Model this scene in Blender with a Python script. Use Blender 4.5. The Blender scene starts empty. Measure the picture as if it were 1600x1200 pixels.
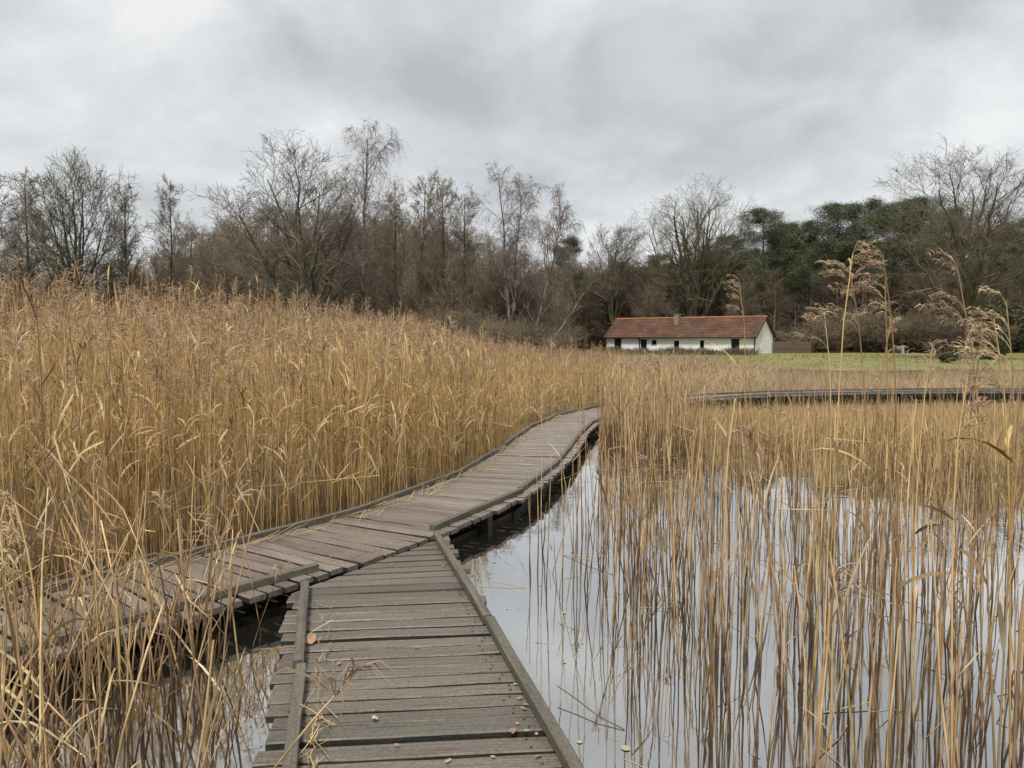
import bpy, math
import numpy as np
from mathutils import Vector, Matrix

RNG = np.random.default_rng(11)
scene = bpy.context.scene
COL = scene.collection

# ------------------------------------------------------------------ camera
CAM_Z = 1.78
cam_data = bpy.data.cameras.new("camera")
cam_data.sensor_width = 36.0
cam_data.lens = 27.05
cam_data.clip_start = 0.05
cam_data.clip_end = 3000.0
cam = bpy.data.objects.new("camera", cam_data)
COL.objects.link(cam)
cam.location = (0.0, 0.0, CAM_Z)
cam.rotation_euler = (math.radians(90.0 - 3.475), 0.0, 0.0)
scene.camera = cam

# ------------------------------------------------------------------ sky and sun (overcast winter daylight)
SUN_EL, SUN_AZ = math.radians(60.0), math.radians(200.0)      # azimuth from +Y towards +X: behind the viewer, to the right
world = bpy.data.worlds.new("World")
scene.world = world
world.use_nodes = True
wn, wl = world.node_tree.nodes, world.node_tree.links
wn.clear()


def nd(tree, kind, **kw):
    n = tree.nodes.new(kind)
    for k, v in kw.items():
        if k.startswith("i_"):
            key = k[2:]
            n.inputs[int(key) if key.isdigit() else key.replace("_", " ")].default_value = v
        else:
            setattr(n, k, v)
    return n


wt = world.node_tree
out = nd(wt, "ShaderNodeOutputWorld")
bg = nd(wt, "ShaderNodeBackground")
bg.inputs["Strength"].default_value = 0.1
sky = nd(wt, "ShaderNodeTexSky", sky_type="NISHITA", sun_disc=False)
sky.sun_elevation = SUN_EL
sky.sun_rotation = SUN_AZ
sky.air_density, sky.dust_density = 1.0, 2.0
tc = nd(wt, "ShaderNodeTexCoord")
sep = nd(wt, "ShaderNodeSeparateXYZ")
wl.new(tc.outputs["Generated"], sep.inputs[0])
zz = nd(wt, "ShaderNodeMath", operation="ADD", i_1=0.42)
zabs = nd(wt, "ShaderNodeMath", operation="ABSOLUTE")
wl.new(sep.outputs["Z"], zabs.inputs[0])
wl.new(zabs.outputs[0], zz.inputs[0])
dx = nd(wt, "ShaderNodeMath", operation="DIVIDE")
dy = nd(wt, "ShaderNodeMath", operation="DIVIDE")
wl.new(sep.outputs["X"], dx.inputs[0]); wl.new(zz.outputs[0], dx.inputs[1])
wl.new(sep.outputs["Y"], dy.inputs[0]); wl.new(zz.outputs[0], dy.inputs[1])
cmb = nd(wt, "ShaderNodeCombineXYZ")
wl.new(dx.outputs[0], cmb.inputs[0]); wl.new(dy.outputs[0], cmb.inputs[1])
cl1 = nd(wt, "ShaderNodeTexNoise", i_Scale=1.75, i_Detail=8.0, i_Roughness=0.52, i_Distortion=0.35)
cl2 = nd(wt, "ShaderNodeTexNoise", i_Scale=4.6, i_Detail=6.0, i_Roughness=0.55, i_Distortion=0.3)
mp1 = nd(wt, "ShaderNodeMapping"); mp1.inputs["Location"].default_value = (3.7, 1.9, 0.0)
wl.new(cmb.outputs[0], mp1.inputs[0])
wl.new(mp1.outputs[0], cl1.inputs["Vector"]); wl.new(mp1.outputs[0], cl2.inputs["Vector"])
cmix = nd(wt, "ShaderNodeMix", data_type="FLOAT"); cmix.inputs[0].default_value = 0.42
wl.new(cl1.outputs[0], cmix.inputs[2]); wl.new(cl2.outputs[0], cmix.inputs[3])
cramp = nd(wt, "ShaderNodeValToRGB")
cr = cramp.color_ramp
cr.elements[0].position, cr.elements[0].color = 0.35, (1.92, 1.98, 2.02, 1)
cr.elements[1].position, cr.elements[1].color = 0.64, (3.45, 3.46, 3.42, 1)
e = cr.elements.new(0.50); e.color = (2.65, 2.7, 2.73, 1)
wl.new(cmix.outputs[0], cramp.inputs[0])
smix = nd(wt, "ShaderNodeMix", data_type="RGBA"); smix.inputs[0].default_value = 0.94
wl.new(sky.outputs[0], smix.inputs[6]); wl.new(cramp.outputs[0], smix.inputs[7])
wl.new(smix.outputs[2], bg.inputs["Color"])
wl.new(bg.outputs[0], out.inputs[0])

sun_data = bpy.data.lights.new("sun", "SUN")
sun_data.energy = 1.5
sun_data.angle = math.radians(11.0)
sun_data.color = (1.0, 0.965, 0.91)
sun = bpy.data.objects.new("sun", sun_data)
COL.objects.link(sun)
sd = Vector((math.sin(SUN_AZ) * math.cos(SUN_EL), math.cos(SUN_AZ) * math.cos(SUN_EL), math.sin(SUN_EL)))
sun.rotation_euler = sd.to_track_quat("Z", "Y").to_euler()
sun.location = sd * 40

vs = scene.view_settings
vs.view_transform = "Standard"
vs.look = "None"
vs.exposure = 1.36
vs.gamma = 1.0
vs.use_curve_mapping = False
cy = scene.cycles
cy.max_bounces, cy.diffuse_bounces, cy.glossy_bounces = 5, 3, 3
cy.transmission_bounces, cy.transparent_max_bounces = 2, 4
cy.caustics_reflective = cy.caustics_refractive = False

# ------------------------------------------------------------------ materials


def ramp(t, stops):
    n = nd(t, "ShaderNodeValToRGB")
    el = n.color_ramp.elements
    while len(el) < len(stops):
        el.new(0.5)
    for q, (p, c) in zip(el, stops):
        q.position, q.color = p, (*c, 1)
    return n


def base_mat(name, rough=0.8, spec=0.3):
    m = bpy.data.materials.new(name)
    m.use_nodes = True
    t = m.node_tree
    b = t.nodes["Principled BSDF"]
    b.inputs["Roughness"].default_value = rough
    b.inputs["Specular IOR Level"].default_value = spec
    return m, t, b


def mul(t, a, b, fac=1.0):
    n = nd(t, "ShaderNodeMix", data_type="RGBA", blend_type="MULTIPLY")
    n.inputs[0].default_value = fac
    t.links.new(a, n.inputs[6]); t.links.new(b, n.inputs[7])
    return n.outputs[2]


def plant_mat(name, stops, rough=0.65, nscale=5.0, spec=0.25, translucent=0.0, stretch=(1, 1, 0.15), lo=0.72, hi=1.2):
    """straw or twig: colour by individual (attribute var + the object's own random number), mottled along its length"""
    m, t, b = base_mat(name, rough, spec)
    L = t.links
    at_ = nd(t, "ShaderNodeAttribute", attribute_name="var")
    oi = nd(t, "ShaderNodeObjectInfo")
    s = nd(t, "ShaderNodeMath", operation="ADD")
    L.new(at_.outputs["Fac"], s.inputs[0]); L.new(oi.outputs["Random"], s.inputs[1])
    fr = nd(t, "ShaderNodeMath", operation="FRACT")
    L.new(s.outputs[0], fr.inputs[0])
    r = ramp(t, stops)
    L.new(fr.outputs[0], r.inputs[0])
    geo = nd(t, "ShaderNodeNewGeometry")
    mp = nd(t, "ShaderNodeMapping"); mp.inputs["Scale"].default_value = stretch
    L.new(geo.outputs["Position"], mp.inputs[0])
    nz = nd(t, "ShaderNodeTexNoise", i_Scale=nscale, i_Detail=2.0)
    L.new(mp.outputs[0], nz.inputs["Vector"])
    g = ramp(t, [(0.3, (lo, lo, lo)), (0.7, (hi, hi, hi))])
    L.new(nz.outputs[0], g.inputs[0])
    c = mul(t, r.outputs[0], g.outputs[0])
    L.new(c, b.inputs["Base Color"])
    if translucent:
        tr = nd(t, "ShaderNodeBsdfTranslucent")
        L.new(c, tr.inputs[0])
        mx = nd(t, "ShaderNodeMixShader"); mx.inputs[0].default_value = translucent
        L.new(b.outputs[0], mx.inputs[1]); L.new(tr.outputs[0], mx.inputs[2])
        L.new(mx.outputs[0], t.nodes["Material Output"].inputs[0])
    return m


def wood_mat(name, tones, green, rough=0.55, wear=0.5):
    """weathered board, grain along its local X"""
    m, t, b = base_mat(name, rough, 0.4)
    L = t.links
    oi = nd(t, "ShaderNodeObjectInfo")
    tcn = nd(t, "ShaderNodeTexCoord")
    off = nd(t, "ShaderNodeVectorMath", operation="SCALE"); off.inputs[3].default_value = 37.0
    cx = nd(t, "ShaderNodeCombineXYZ")
    L.new(oi.outputs["Random"], cx.inputs[0]); L.new(oi.outputs["Random"], cx.inputs[1])
    L.new(cx.outputs[0], off.inputs[0])
    ad = nd(t, "ShaderNodeVectorMath", operation="ADD")
    L.new(tcn.outputs["Object"], ad.inputs[0]); L.new(off.outputs[0], ad.inputs[1])
    mp = nd(t, "ShaderNodeMapping"); mp.inputs["Scale"].default_value = (2.2, 60.0, 20.0)
    L.new(ad.outputs[0], mp.inputs[0])
    grain = nd(t, "ShaderNodeTexNoise", i_Scale=1.0, i_Detail=5.0, i_Roughness=0.6, i_Distortion=0.4)
    L.new(mp.outputs[0], grain.inputs["Vector"])
    blot = nd(t, "ShaderNodeTexNoise", i_Scale=3.5, i_Detail=4.0, i_Roughness=0.6)
    L.new(ad.outputs[0], blot.inputs["Vector"])
    fine = nd(t, "ShaderNodeTexNoise", i_Scale=55.0, i_Detail=3.0)
    L.new(ad.outputs[0], fine.inputs["Vector"])
    r = ramp(t, tones)
    L.new(oi.outputs["Random"], r.inputs[0])
    g = ramp(t, [(0.28, (0.48, 0.47, 0.46)), (0.45, (0.86, 0.86, 0.86)), (0.62, (1.06, 1.05, 1.04)), (0.78, (1.45, 1.42, 1.36))])
    L.new(grain.outputs[0], g.inputs[0])
    c = mul(t, r.outputs[0], g.outputs[0])
    gm = ramp(t, [(0.46, (0, 0, 0)), (0.72, (1, 1, 1))])
    L.new(blot.outputs[0], gm.inputs[0])
    mg = nd(t, "ShaderNodeMix", data_type="RGBA")
    sc_ = nd(t, "ShaderNodeMath", operation="MULTIPLY", i_1=wear)
    L.new(gm.outputs[0], sc_.inputs[0]); L.new(sc_.outputs[0], mg.inputs[0])
    mg.inputs[7].default_value = (*green, 1)
    L.new(c, mg.inputs[6])
    fm = ramp(t, [(0.32, (0.6, 0.6, 0.6)), (0.5, (1, 1, 1)), (0.74, (1.25, 1.22, 1.15))])
    L.new(fine.outputs[0], fm.inputs[0])
    c2 = mul(t, mg.outputs[2], fm.outputs[0], 0.7)
    L.new(c2, b.inputs["Base Color"])
    rr = nd(t, "ShaderNodeMapRange", i_From_Min=0.3, i_From_Max=0.7, i_To_Min=rough - 0.15, i_To_Max=rough + 0.22)
    L.new(blot.outputs[0], rr.inputs[0]); L.new(rr.outputs[0], b.inputs["Roughness"])
    bp = nd(t, "ShaderNodeBump", i_Strength=0.8, i_Distance=0.008)
    L.new(grain.outputs[0], bp.inputs["Height"]); L.new(bp.outputs[0], b.inputs["Normal"])
    return m


def noisy_mat(name, c1, c2, scale, rough=0.9, bump=0.0, coord="Object", spec=0.2, detail=5.0, dist=0.05, lohi=(0.35, 0.65)):
    m, t, b = base_mat(name, rough, spec)
    L = t.links
    tcn = nd(t, "ShaderNodeTexCoord")
    nz = nd(t, "ShaderNodeTexNoise", i_Scale=scale, i_Detail=detail, i_Roughness=0.62)
    L.new(tcn.outputs[coord], nz.inputs["Vector"])
    r = ramp(t, [(lohi[0], c1), (lohi[1], c2)])
    L.new(nz.outputs[0], r.inputs[0]); L.new(r.outputs[0], b.inputs["Base Color"])
    if bump:
        bp = nd(t, "ShaderNodeBump", i_Strength=bump, i_Distance=dist)
        L.new(nz.outputs[0], bp.inputs["Height"]); L.new(bp.outputs[0], b.inputs["Normal"])
    return m


M = {}
M["stem"] = plant_mat("reed_straw", [(0.0, (0.74, 0.50, 0.21)), (0.25, (0.56, 0.345, 0.125)), (0.42, (0.82, 0.62, 0.32)), (0.58, (0.38, 0.22, 0.085)), (0.74, (0.70, 0.475, 0.20)), (0.88, (0.17, 0.092, 0.045)), (1.0, (0.68, 0.475, 0.22))], 0.55, 6.0, stretch=(1, 1, 0.6))
M["pond_stem"] = plant_mat("old_reed_straw", [(0.0, (0.62, 0.43, 0.21)), (0.2, (0.40, 0.25, 0.125)), (0.4, (0.74, 0.53, 0.27)), (0.58, (0.30, 0.175, 0.095)), (0.74, (0.58, 0.39, 0.19)), (0.9, (0.20, 0.12, 0.07)), (1.0, (0.68, 0.49, 0.26))], 0.55, 7.0, lo=0.5, hi=1.35, stretch=(1, 1, 0.7))
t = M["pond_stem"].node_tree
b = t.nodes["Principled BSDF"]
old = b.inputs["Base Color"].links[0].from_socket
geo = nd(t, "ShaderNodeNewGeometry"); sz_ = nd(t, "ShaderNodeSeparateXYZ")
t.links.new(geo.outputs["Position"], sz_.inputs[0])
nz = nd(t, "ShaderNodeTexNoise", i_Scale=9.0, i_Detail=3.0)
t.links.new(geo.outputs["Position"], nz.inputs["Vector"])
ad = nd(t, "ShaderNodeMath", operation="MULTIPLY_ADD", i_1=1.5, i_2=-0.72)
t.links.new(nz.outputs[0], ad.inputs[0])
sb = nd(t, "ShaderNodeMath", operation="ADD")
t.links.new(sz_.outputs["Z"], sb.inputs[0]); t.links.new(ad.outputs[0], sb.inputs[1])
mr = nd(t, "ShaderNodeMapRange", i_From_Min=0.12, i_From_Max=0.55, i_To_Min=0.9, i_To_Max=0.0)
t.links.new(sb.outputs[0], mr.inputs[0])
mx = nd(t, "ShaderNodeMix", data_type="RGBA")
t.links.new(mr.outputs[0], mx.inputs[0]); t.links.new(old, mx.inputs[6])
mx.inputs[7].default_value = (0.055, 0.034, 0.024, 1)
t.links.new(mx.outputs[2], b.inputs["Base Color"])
M["leaf"] = plant_mat("reed_dry_leaf", [(0.0, (0.72, 0.55, 0.29)), (0.35, (0.56, 0.39, 0.17)), (0.6, (0.80, 0.67, 0.43)), (0.8, (0.42, 0.26, 0.11)), (0.92, (0.22, 0.125, 0.06)), (1.0, (0.62, 0.45, 0.22))], 0.6, 9.0, translucent=0.25)
M["plume"] = plant_mat("reed_plume", [(0.0, (0.44, 0.305, 0.20)), (0.4, (0.33, 0.215, 0.145)), (0.7, (0.50, 0.36, 0.24)), (1.0, (0.37, 0.25, 0.165))], 0.85, 8.0, translucent=0.2)
M["pale_plume"] = plant_mat("pale_reed_plume", [(0.0, (0.52, 0.40, 0.25)), (0.5, (0.40, 0.29, 0.185)), (1.0, (0.60, 0.47, 0.29))], 0.85, 20.0, translucent=0.25)
M["sedge"] = plant_mat("low_reed", [(0.0, (0.50, 0.35, 0.15)), (0.3, (0.56, 0.40, 0.20)), (0.55, (0.42, 0.28, 0.12)), (0.8, (0.60, 0.45, 0.25)), (1.0, (0.46, 0.33, 0.14))], 0.7, 0.6, stretch=(1, 1, 1), translucent=0.15)
M["pink_sedge"] = plant_mat("low_reed_far", [(0.0, (0.52, 0.38, 0.21)), (0.35, (0.60, 0.45, 0.28)), (0.7, (0.44, 0.31, 0.17)), (1.0, (0.57, 0.42, 0.24))], 0.75, 0.5, stretch=(1, 1, 1), translucent=0.15)
M["near_plank"] = wood_mat("grey_green_plank", [(0.0, (0.108, 0.096, 0.078)), (0.22, (0.170, 0.147, 0.120)), (0.42, (0.092, 0.085, 0.068)), (0.6, (0.205, 0.172, 0.140)), (0.8, (0.130, 0.112, 0.090)), (1.0, (0.16, 0.132, 0.106))], (0.122, 0.114, 0.088), 0.45, 0.35)
M["main_plank"] = wood_mat("brown_grey_plank", [(0.0, (0.185, 0.150, 0.126)), (0.3, (0.235, 0.194, 0.165)), (0.6, (0.16, 0.128, 0.108)), (0.85, (0.26, 0.22, 0.19)), (1.0, (0.19, 0.152, 0.128))], (0.20, 0.18, 0.15), 0.40, 0.4)
M["kerb"] = wood_mat("mossy_kerb_wood", [(0.0, (0.105, 0.095, 0.074)), (0.5, (0.145, 0.128, 0.102)), (1.0, (0.12, 0.108, 0.084))], (0.10, 0.102, 0.068), 0.6, 0.55)
M["beam"] = wood_mat("dark_wet_beam", [(0.0, (0.045, 0.035, 0.027)), (1.0, (0.065, 0.05, 0.038))], (0.05, 0.055, 0.03), 0.55, 0.4)
M["nail"] = noisy_mat("rusty_nail", (0.03, 0.022, 0.018), (0.07, 0.04, 0.025), 90.0, 0.6)
M["plank_side"] = wood_mat("gap_shade_plank_side", [(0.0, (0.030, 0.027, 0.021)), (1.0, (0.045, 0.040, 0.031))], (0.03, 0.035, 0.02), 0.6, 0.4)  # near-black side faces: the shade of the plank gaps painted into the colour
M["bark"] = noisy_mat("oak_bark", (0.060, 0.052, 0.036), (0.125, 0.118, 0.072), 1.4, 0.95, 0.6)
M["twig"] = plant_mat("grey_brown_twig", [(0.0, (0.155, 0.128, 0.092)), (0.5, (0.195, 0.162, 0.120)), (1.0, (0.165, 0.138, 0.098))], 0.9, 0.6, stretch=(1, 1, 1))
M["brown_twig"] = plant_mat("red_brown_twig", [(0.0, (0.205, 0.162, 0.112)), (0.5, (0.25, 0.198, 0.140)), (1.0, (0.20, 0.168, 0.110))], 0.9, 0.5, stretch=(1, 1, 1))
M["moss_twig"] = plant_mat("mossy_twig", [(0.0, (0.125, 0.118, 0.070)), (0.5, (0.150, 0.135, 0.085)), (1.0, (0.125, 0.105, 0.070))], 0.9, 0.6, stretch=(1, 1, 1))
M["birch_bark"] = noisy_mat("birch_bark", (0.08, 0.072, 0.06), (0.25, 0.235, 0.21), 2.2, 0.8, 0.2, lohi=(0.42, 0.6))
M["birch_twig"] = plant_mat("birch_twig", [(0.0, (0.20, 0.155, 0.135)), (0.5, (0.235, 0.19, 0.165)), (1.0, (0.19, 0.145, 0.125))], 0.9, 0.6, stretch=(1, 1, 1))
M["alder_bark"] = noisy_mat("alder_bark", (0.040, 0.035, 0.028), (0.085, 0.078, 0.058), 1.8, 0.95, 0.5)
M["pine_bark"] = noisy_mat("pine_bark", (0.075, 0.052, 0.038), (0.16, 0.105, 0.075), 1.5, 0.95, 0.5)
M["needle"] = plant_mat("pine_needles", [(0.0, (0.062, 0.078, 0.040)), (0.4, (0.110, 0.126, 0.064)), (0.7, (0.078, 0.096, 0.050)), (1.0, (0.145, 0.155, 0.082))], 0.7, 0.9, stretch=(1, 1, 1))
M["shrub"] = plant_mat("shrub_twig", [(0.0, (0.165, 0.130, 0.085)), (0.5, (0.21, 0.165, 0.110)), (1.0, (0.18, 0.150, 0.092))], 0.9, 0.4, stretch=(1, 1, 1))
M["ivy"] = plant_mat("dull_evergreen", [(0.0, (0.045, 0.055, 0.025)), (0.5, (0.065, 0.075, 0.033)), (1.0, (0.085, 0.08, 0.042))], 0.8, 0.5, stretch=(1, 1, 1))
M["grass"] = plant_mat("grass_blades", [(0.0, (0.165, 0.175, 0.055)), (0.5, (0.215, 0.205, 0.075)), (1.0, (0.27, 0.235, 0.11))], 0.8, 0.4, stretch=(1, 1, 1))
M["lawn"] = noisy_mat("lawn", (0.170, 0.165, 0.060), (0.245, 0.225, 0.095), 0.35, 0.95, 0.3, lohi=(0.3, 0.7))
M["soil"] = noisy_mat("brown_soil", (0.050, 0.038, 0.024), (0.115, 0.088, 0.055), 0.5, 0.95, 0.5)
M["wall"] = noisy_mat("limewash", (0.74, 0.74, 0.72), (0.86, 0.86, 0.85), 0.9, 0.9, 0.1)
M["trim"] = noisy_mat("black_paint", (0.022, 0.022, 0.022), (0.04, 0.04, 0.038), 6.0, 0.6)
M["door"] = noisy_mat("dark_green_paint", (0.010, 0.022, 0.020), (0.018, 0.036, 0.032), 3.0, 0.5)
M["brick"] = noisy_mat("old_brick", (0.16, 0.12, 0.09), (0.33, 0.27, 0.21), 5.0, 0.95, 0.3)
M["glass"], _t, _b = base_mat("dark_window_glass", 0.08, 0.5)
_b.inputs["Base Color"].default_value = (0.012, 0.014, 0.016, 1)
M["fence"] = noisy_mat("fence_wood", (0.085, 0.065, 0.045), (0.16, 0.125, 0.085), 3.0, 0.9, 0.2)
M["post"] = noisy_mat("grey_post", (0.28, 0.32, 0.36), (0.38, 0.42, 0.46), 3.0, 0.7)
M["dead_leaf"] = plant_mat("fallen_leaf", [(0.0, (0.34, 0.18, 0.10)), (0.3, (0.46, 0.34, 0.21)), (0.6, (0.25, 0.11, 0.06)), (0.85, (0.50, 0.40, 0.26)), (1.0, (0.36, 0.20, 0.12))], 0.6, 30.0, stretch=(1, 1, 1))
M["lily"] = plant_mat("yellowed_water_leaf", [(0.0, (0.34, 0.33, 0.20)), (0.5, (0.42, 0.38, 0.27)), (1.0, (0.30, 0.24, 0.16))], 0.4, 8.0, stretch=(1, 1, 1))

# clay roof tiles: patchy red-brown with darker algae
m, t, b = base_mat("clay_tile", 0.85, 0.2)
L = t.links
tcn = nd(t, "ShaderNodeTexCoord")
n1 = nd(t, "ShaderNodeTexNoise", i_Scale=0.55, i_Detail=9.0, i_Roughness=0.78)
n2 = nd(t, "ShaderNodeTexNoise", i_Scale=6.0, i_Detail=3.0)
L.new(tcn.outputs["Object"], n1.inputs["Vector"]); L.new(tcn.outputs["Object"], n2.inputs["Vector"])
r1 = ramp(t, [(0.36, (0.060, 0.044, 0.034)), (0.5, (0.120, 0.068, 0.047)), (0.64, (0.205, 0.100, 0.060))])
r2 = ramp(t, [(0.3, (0.7, 0.7, 0.7)), (0.7, (1.2, 1.2, 1.2))])
L.new(n1.outputs[0], r1.inputs[0]); L.new(n2.outputs[0], r2.inputs[0])
L.new(mul(t, r1.outputs[0], r2.outputs[0]), b.inputs["Base Color"])
M["tile"] = m
M["ridge"] = noisy_mat("orange_ridge_tile", (0.20, 0.095, 0.05), (0.38, 0.16, 0.075), 2.4, 0.85)

# water: still and strongly mirroring, darker when looked into from above
m = bpy.data.materials.new("pond_water"); m.use_nodes = True
t = m.node_tree; L = t.links
t.nodes.remove(t.nodes["Principled BSDF"])
tcn = nd(t, "ShaderNodeTexCoord")
nz = nd(t, "ShaderNodeTexNoise", i_Scale=2.6, i_Detail=4.0)
L.new(tcn.outputs["Object"], nz.inputs["Vector"])
bp = nd(t, "ShaderNodeBump", i_Strength=0.04, i_Distance=0.03)
L.new(nz.outputs[0], bp.inputs["Height"])
film = nd(t, "ShaderNodeTexNoise", i_Scale=0.8, i_Detail=6.0, i_Roughness=0.65)
L.new(tcn.outputs["Object"], film.inputs["Vector"])
rf = nd(t, "ShaderNodeMapRange", i_From_Min=0.5, i_From_Max=0.72, i_To_Min=0.005, i_To_Max=0.10)
L.new(film.outputs[0], rf.inputs[0])
gl = nd(t, "ShaderNodeBsdfGlossy"); gl.inputs["Color"].default_value = (0.97, 0.97, 0.96, 1)
L.new(bp.outputs[0], gl.inputs["Normal"]); L.new(rf.outputs[0], gl.inputs["Roughness"])
df = nd(t, "ShaderNodeBsdfDiffuse"); df.inputs["Color"].default_value = (0.030, 0.028, 0.020, 1)
lw = nd(t, "ShaderNodeLayerWeight", i_Blend=0.5)
mr = nd(t, "ShaderNodeMapRange", i_From_Min=0.25, i_From_Max=0.85, i_To_Min=0.22, i_To_Max=0.96)
L.new(lw.outputs["Facing"], mr.inputs[0])
ms_ = nd(t, "ShaderNodeMixShader")
L.new(mr.outputs[0], ms_.inputs[0]); L.new(df.outputs[0], ms_.inputs[1]); L.new(gl.outputs[0], ms_.inputs[2])
L.new(ms_.outputs[0], t.nodes["Material Output"].inputs[0])
M["water"] = m

# ------------------------------------------------------------------ mesh helpers


def unit(v):
    return v / np.maximum(np.linalg.norm(v, axis=-1, keepdims=True), 1e-9)


def make_mesh(name, V, Q=None, T=None, mats=(), qm=None, tm=None, var=None, smooth=True):
    me = bpy.data.meshes.new(name)
    V = np.asarray(V, np.float32)
    Q = np.zeros((0, 4), np.int32) if Q is None else np.asarray(Q, np.int32)
    T = np.zeros((0, 3), np.int32) if T is None else np.asarray(T, np.int32)
    nq, nt = len(Q), len(T)
    me.vertices.add(len(V)); me.vertices.foreach_set("co", V.ravel())
    me.loops.add(nq * 4 + nt * 3)
    me.loops.foreach_set("vertex_index", np.concatenate([Q.ravel(), T.ravel()]).astype(np.int32))
    me.polygons.add(nq + nt)
    me.polygons.foreach_set("loop_start", np.concatenate([np.arange(nq) * 4, nq * 4 + np.arange(nt) * 3]).astype(np.int32))
    for m_ in mats:
        me.materials.append(m_)
    if qm is not None or tm is not None:
        mi = np.concatenate([np.zeros(nq) if qm is None else qm, np.zeros(nt) if tm is None else tm]).astype(np.int32)
        me.polygons.foreach_set("material_index", mi)
    me.polygons.foreach_set("use_smooth", np.full(nq + nt, smooth))
    if var is not None:
        a = me.attributes.new("var", "FLOAT", "POINT")
        a.data.foreach_set("value", np.asarray(var, np.float32))
    me.update(calc_edges=True)
    return me


def link(name, data, parent=None, loc=(0, 0, 0), rot=(0, 0, 0)):
    o = bpy.data.objects.new(name, data)
    COL.objects.link(o)
    o.location, o.rotation_euler = loc, rot
    if parent is not None:
        o.parent = parent
    return o


def tag(o, label=None, cat=None, group=None, kind=None):
    for k, v in (("label", label), ("category", cat), ("group", group), ("kind", kind)):
        if v:
            o[k] = v
    return o


def thing(name, label, cat, loc=(0, 0, 0), rz=0.0, group=None):
    return tag(link(name, None, None, loc, (0, 0, rz)), label, cat, group)


def tubes(P, R, S=3):
    """P (N,K,3) polylines, R (N,K) radii -> verts, quads"""
    N, K, _ = P.shape
    Tn = np.empty_like(P)
    Tn[:, 1:-1] = P[:, 2:] - P[:, :-2]
    Tn[:, 0] = P[:, 1] - P[:, 0]; Tn[:, -1] = P[:, -1] - P[:, -2]
    Tn = unit(Tn)
    ref = np.where(np.abs(Tn[:, :1, 2:3]) > 0.8, np.array([[[1.0, 0.13, 0]]]), np.array([[[0, 0.1, 1.0]]]))
    A = unit(np.cross(Tn, np.broadcast_to(ref, Tn.shape)))
    B = np.cross(Tn, A)
    th = np.arange(S) * 2 * np.pi / S
    V = P[:, :, None] + R[:, :, None, None] * (np.cos(th)[None, None, :, None] * A[:, :, None] + np.sin(th)[None, None, :, None] * B[:, :, None])
    i = np.arange(N)[:, None, None] * K * S + np.arange(K - 1)[None, :, None] * S
    s0 = np.arange(S)[None, None, :]; s1 = (np.arange(S) + 1)[None, None, :] % S
    Q = np.stack([i + s0, i + s1, i + S + s1, i + S + s0], -1).reshape(-1, 4)
    return V.reshape(-1, 3), Q


def ribbons(P, W, side):
    """P (N,K,3), W (N,K) half widths, side (N,3) or (N,K,3) -> verts, quads"""
    N, K, _ = P.shape
    if side.ndim == 2:
        side = np.broadcast_to(side[:, None], P.shape)
    V = np.stack([P - side * W[..., None], P + side * W[..., None]], 2).reshape(-1, 3)
    i = (np.arange(N)[:, None] * K + np.arange(K - 1)[None]) * 2
    Q = np.stack([i, i + 1, i + 3, i + 2], -1).reshape(-1, 4)
    return V, Q


class MB:
    """collects boxes and prisms into one mesh"""
    def __init__(s):
        s.V, s.F = [], []

    def hexa(s, pts):
        n = len(s.V)
        s.V += [tuple(p) for p in pts]
        s.F += [tuple(n + k for k in f) for f in ((0, 3, 2, 1), (4, 5, 6, 7), (0, 1, 5, 4), (1, 2, 6, 5), (2, 3, 7, 6), (3, 0, 4, 7))]

    def box(s, x0, x1, y0, y1, z0, z1):
        s.hexa([(x0, y0, z0), (x1, y0, z0), (x1, y1, z0), (x0, y1, z0), (x0, y0, z1), (x1, y0, z1), (x1, y1, z1), (x0, y1, z1)])

    def prism(s, poly, z0, z1):
        n, k = len(s.V), len(poly)
        s.V += [(x, y, z0) for x, y in poly] + [(x, y, z1) for x, y in poly]
        s.F += [tuple(n + i for i in reversed(range(k))), tuple(n + k + i for i in range(k))]
        s.F += [(n + i, n + (i + 1) % k, n + k + (i + 1) % k, n + k + i) for i in range(k)]

    def mesh(s, name, mat):
        me = bpy.data.meshes.new(name)
        me.from_pydata(s.V, [], s.F)
        me.materials.append(mat)
        me.update()
        return me

    def build(s, name, mat, parent=None, loc=(0, 0, 0), rot=(0, 0, 0)):
        return link(name, s.mesh(name, mat), parent, loc, rot)


# ------------------------------------------------------------------ terrain and water
def smooth01(a):
    a = np.clip(a, 0, 1)
    return a * a * (3 - 2 * a)


xs = np.concatenate([np.linspace(-900, -90, 16), np.linspace(-80, 80, 81), np.linspace(90, 900, 16)])
ys = np.concatenate([np.linspace(-400, -40, 10), np.linspace(-35, 130, 83), np.linspace(150, 1500, 16)])
X, Y = np.meshgrid(xs, ys)


def land_edge(x):
    return 44.0 + 1.6 * np.sin(x * 0.21) + 0.9 * np.sin(x * 0.53 + 1.0) - 4.0 * smooth01((-x - 4) / 12)


def land_z(x, y):
    z = -0.55 + 0.60 * smooth01((y - land_edge(x) + 4.5) / 5.0)
    z = np.where(y < -14, -0.55 + 0.66 * smooth01((-14 - y) / 5.0), z)
    return z + 0.02 * np.sin(x * 0.7) * np.sin(y * 0.6)


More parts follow.
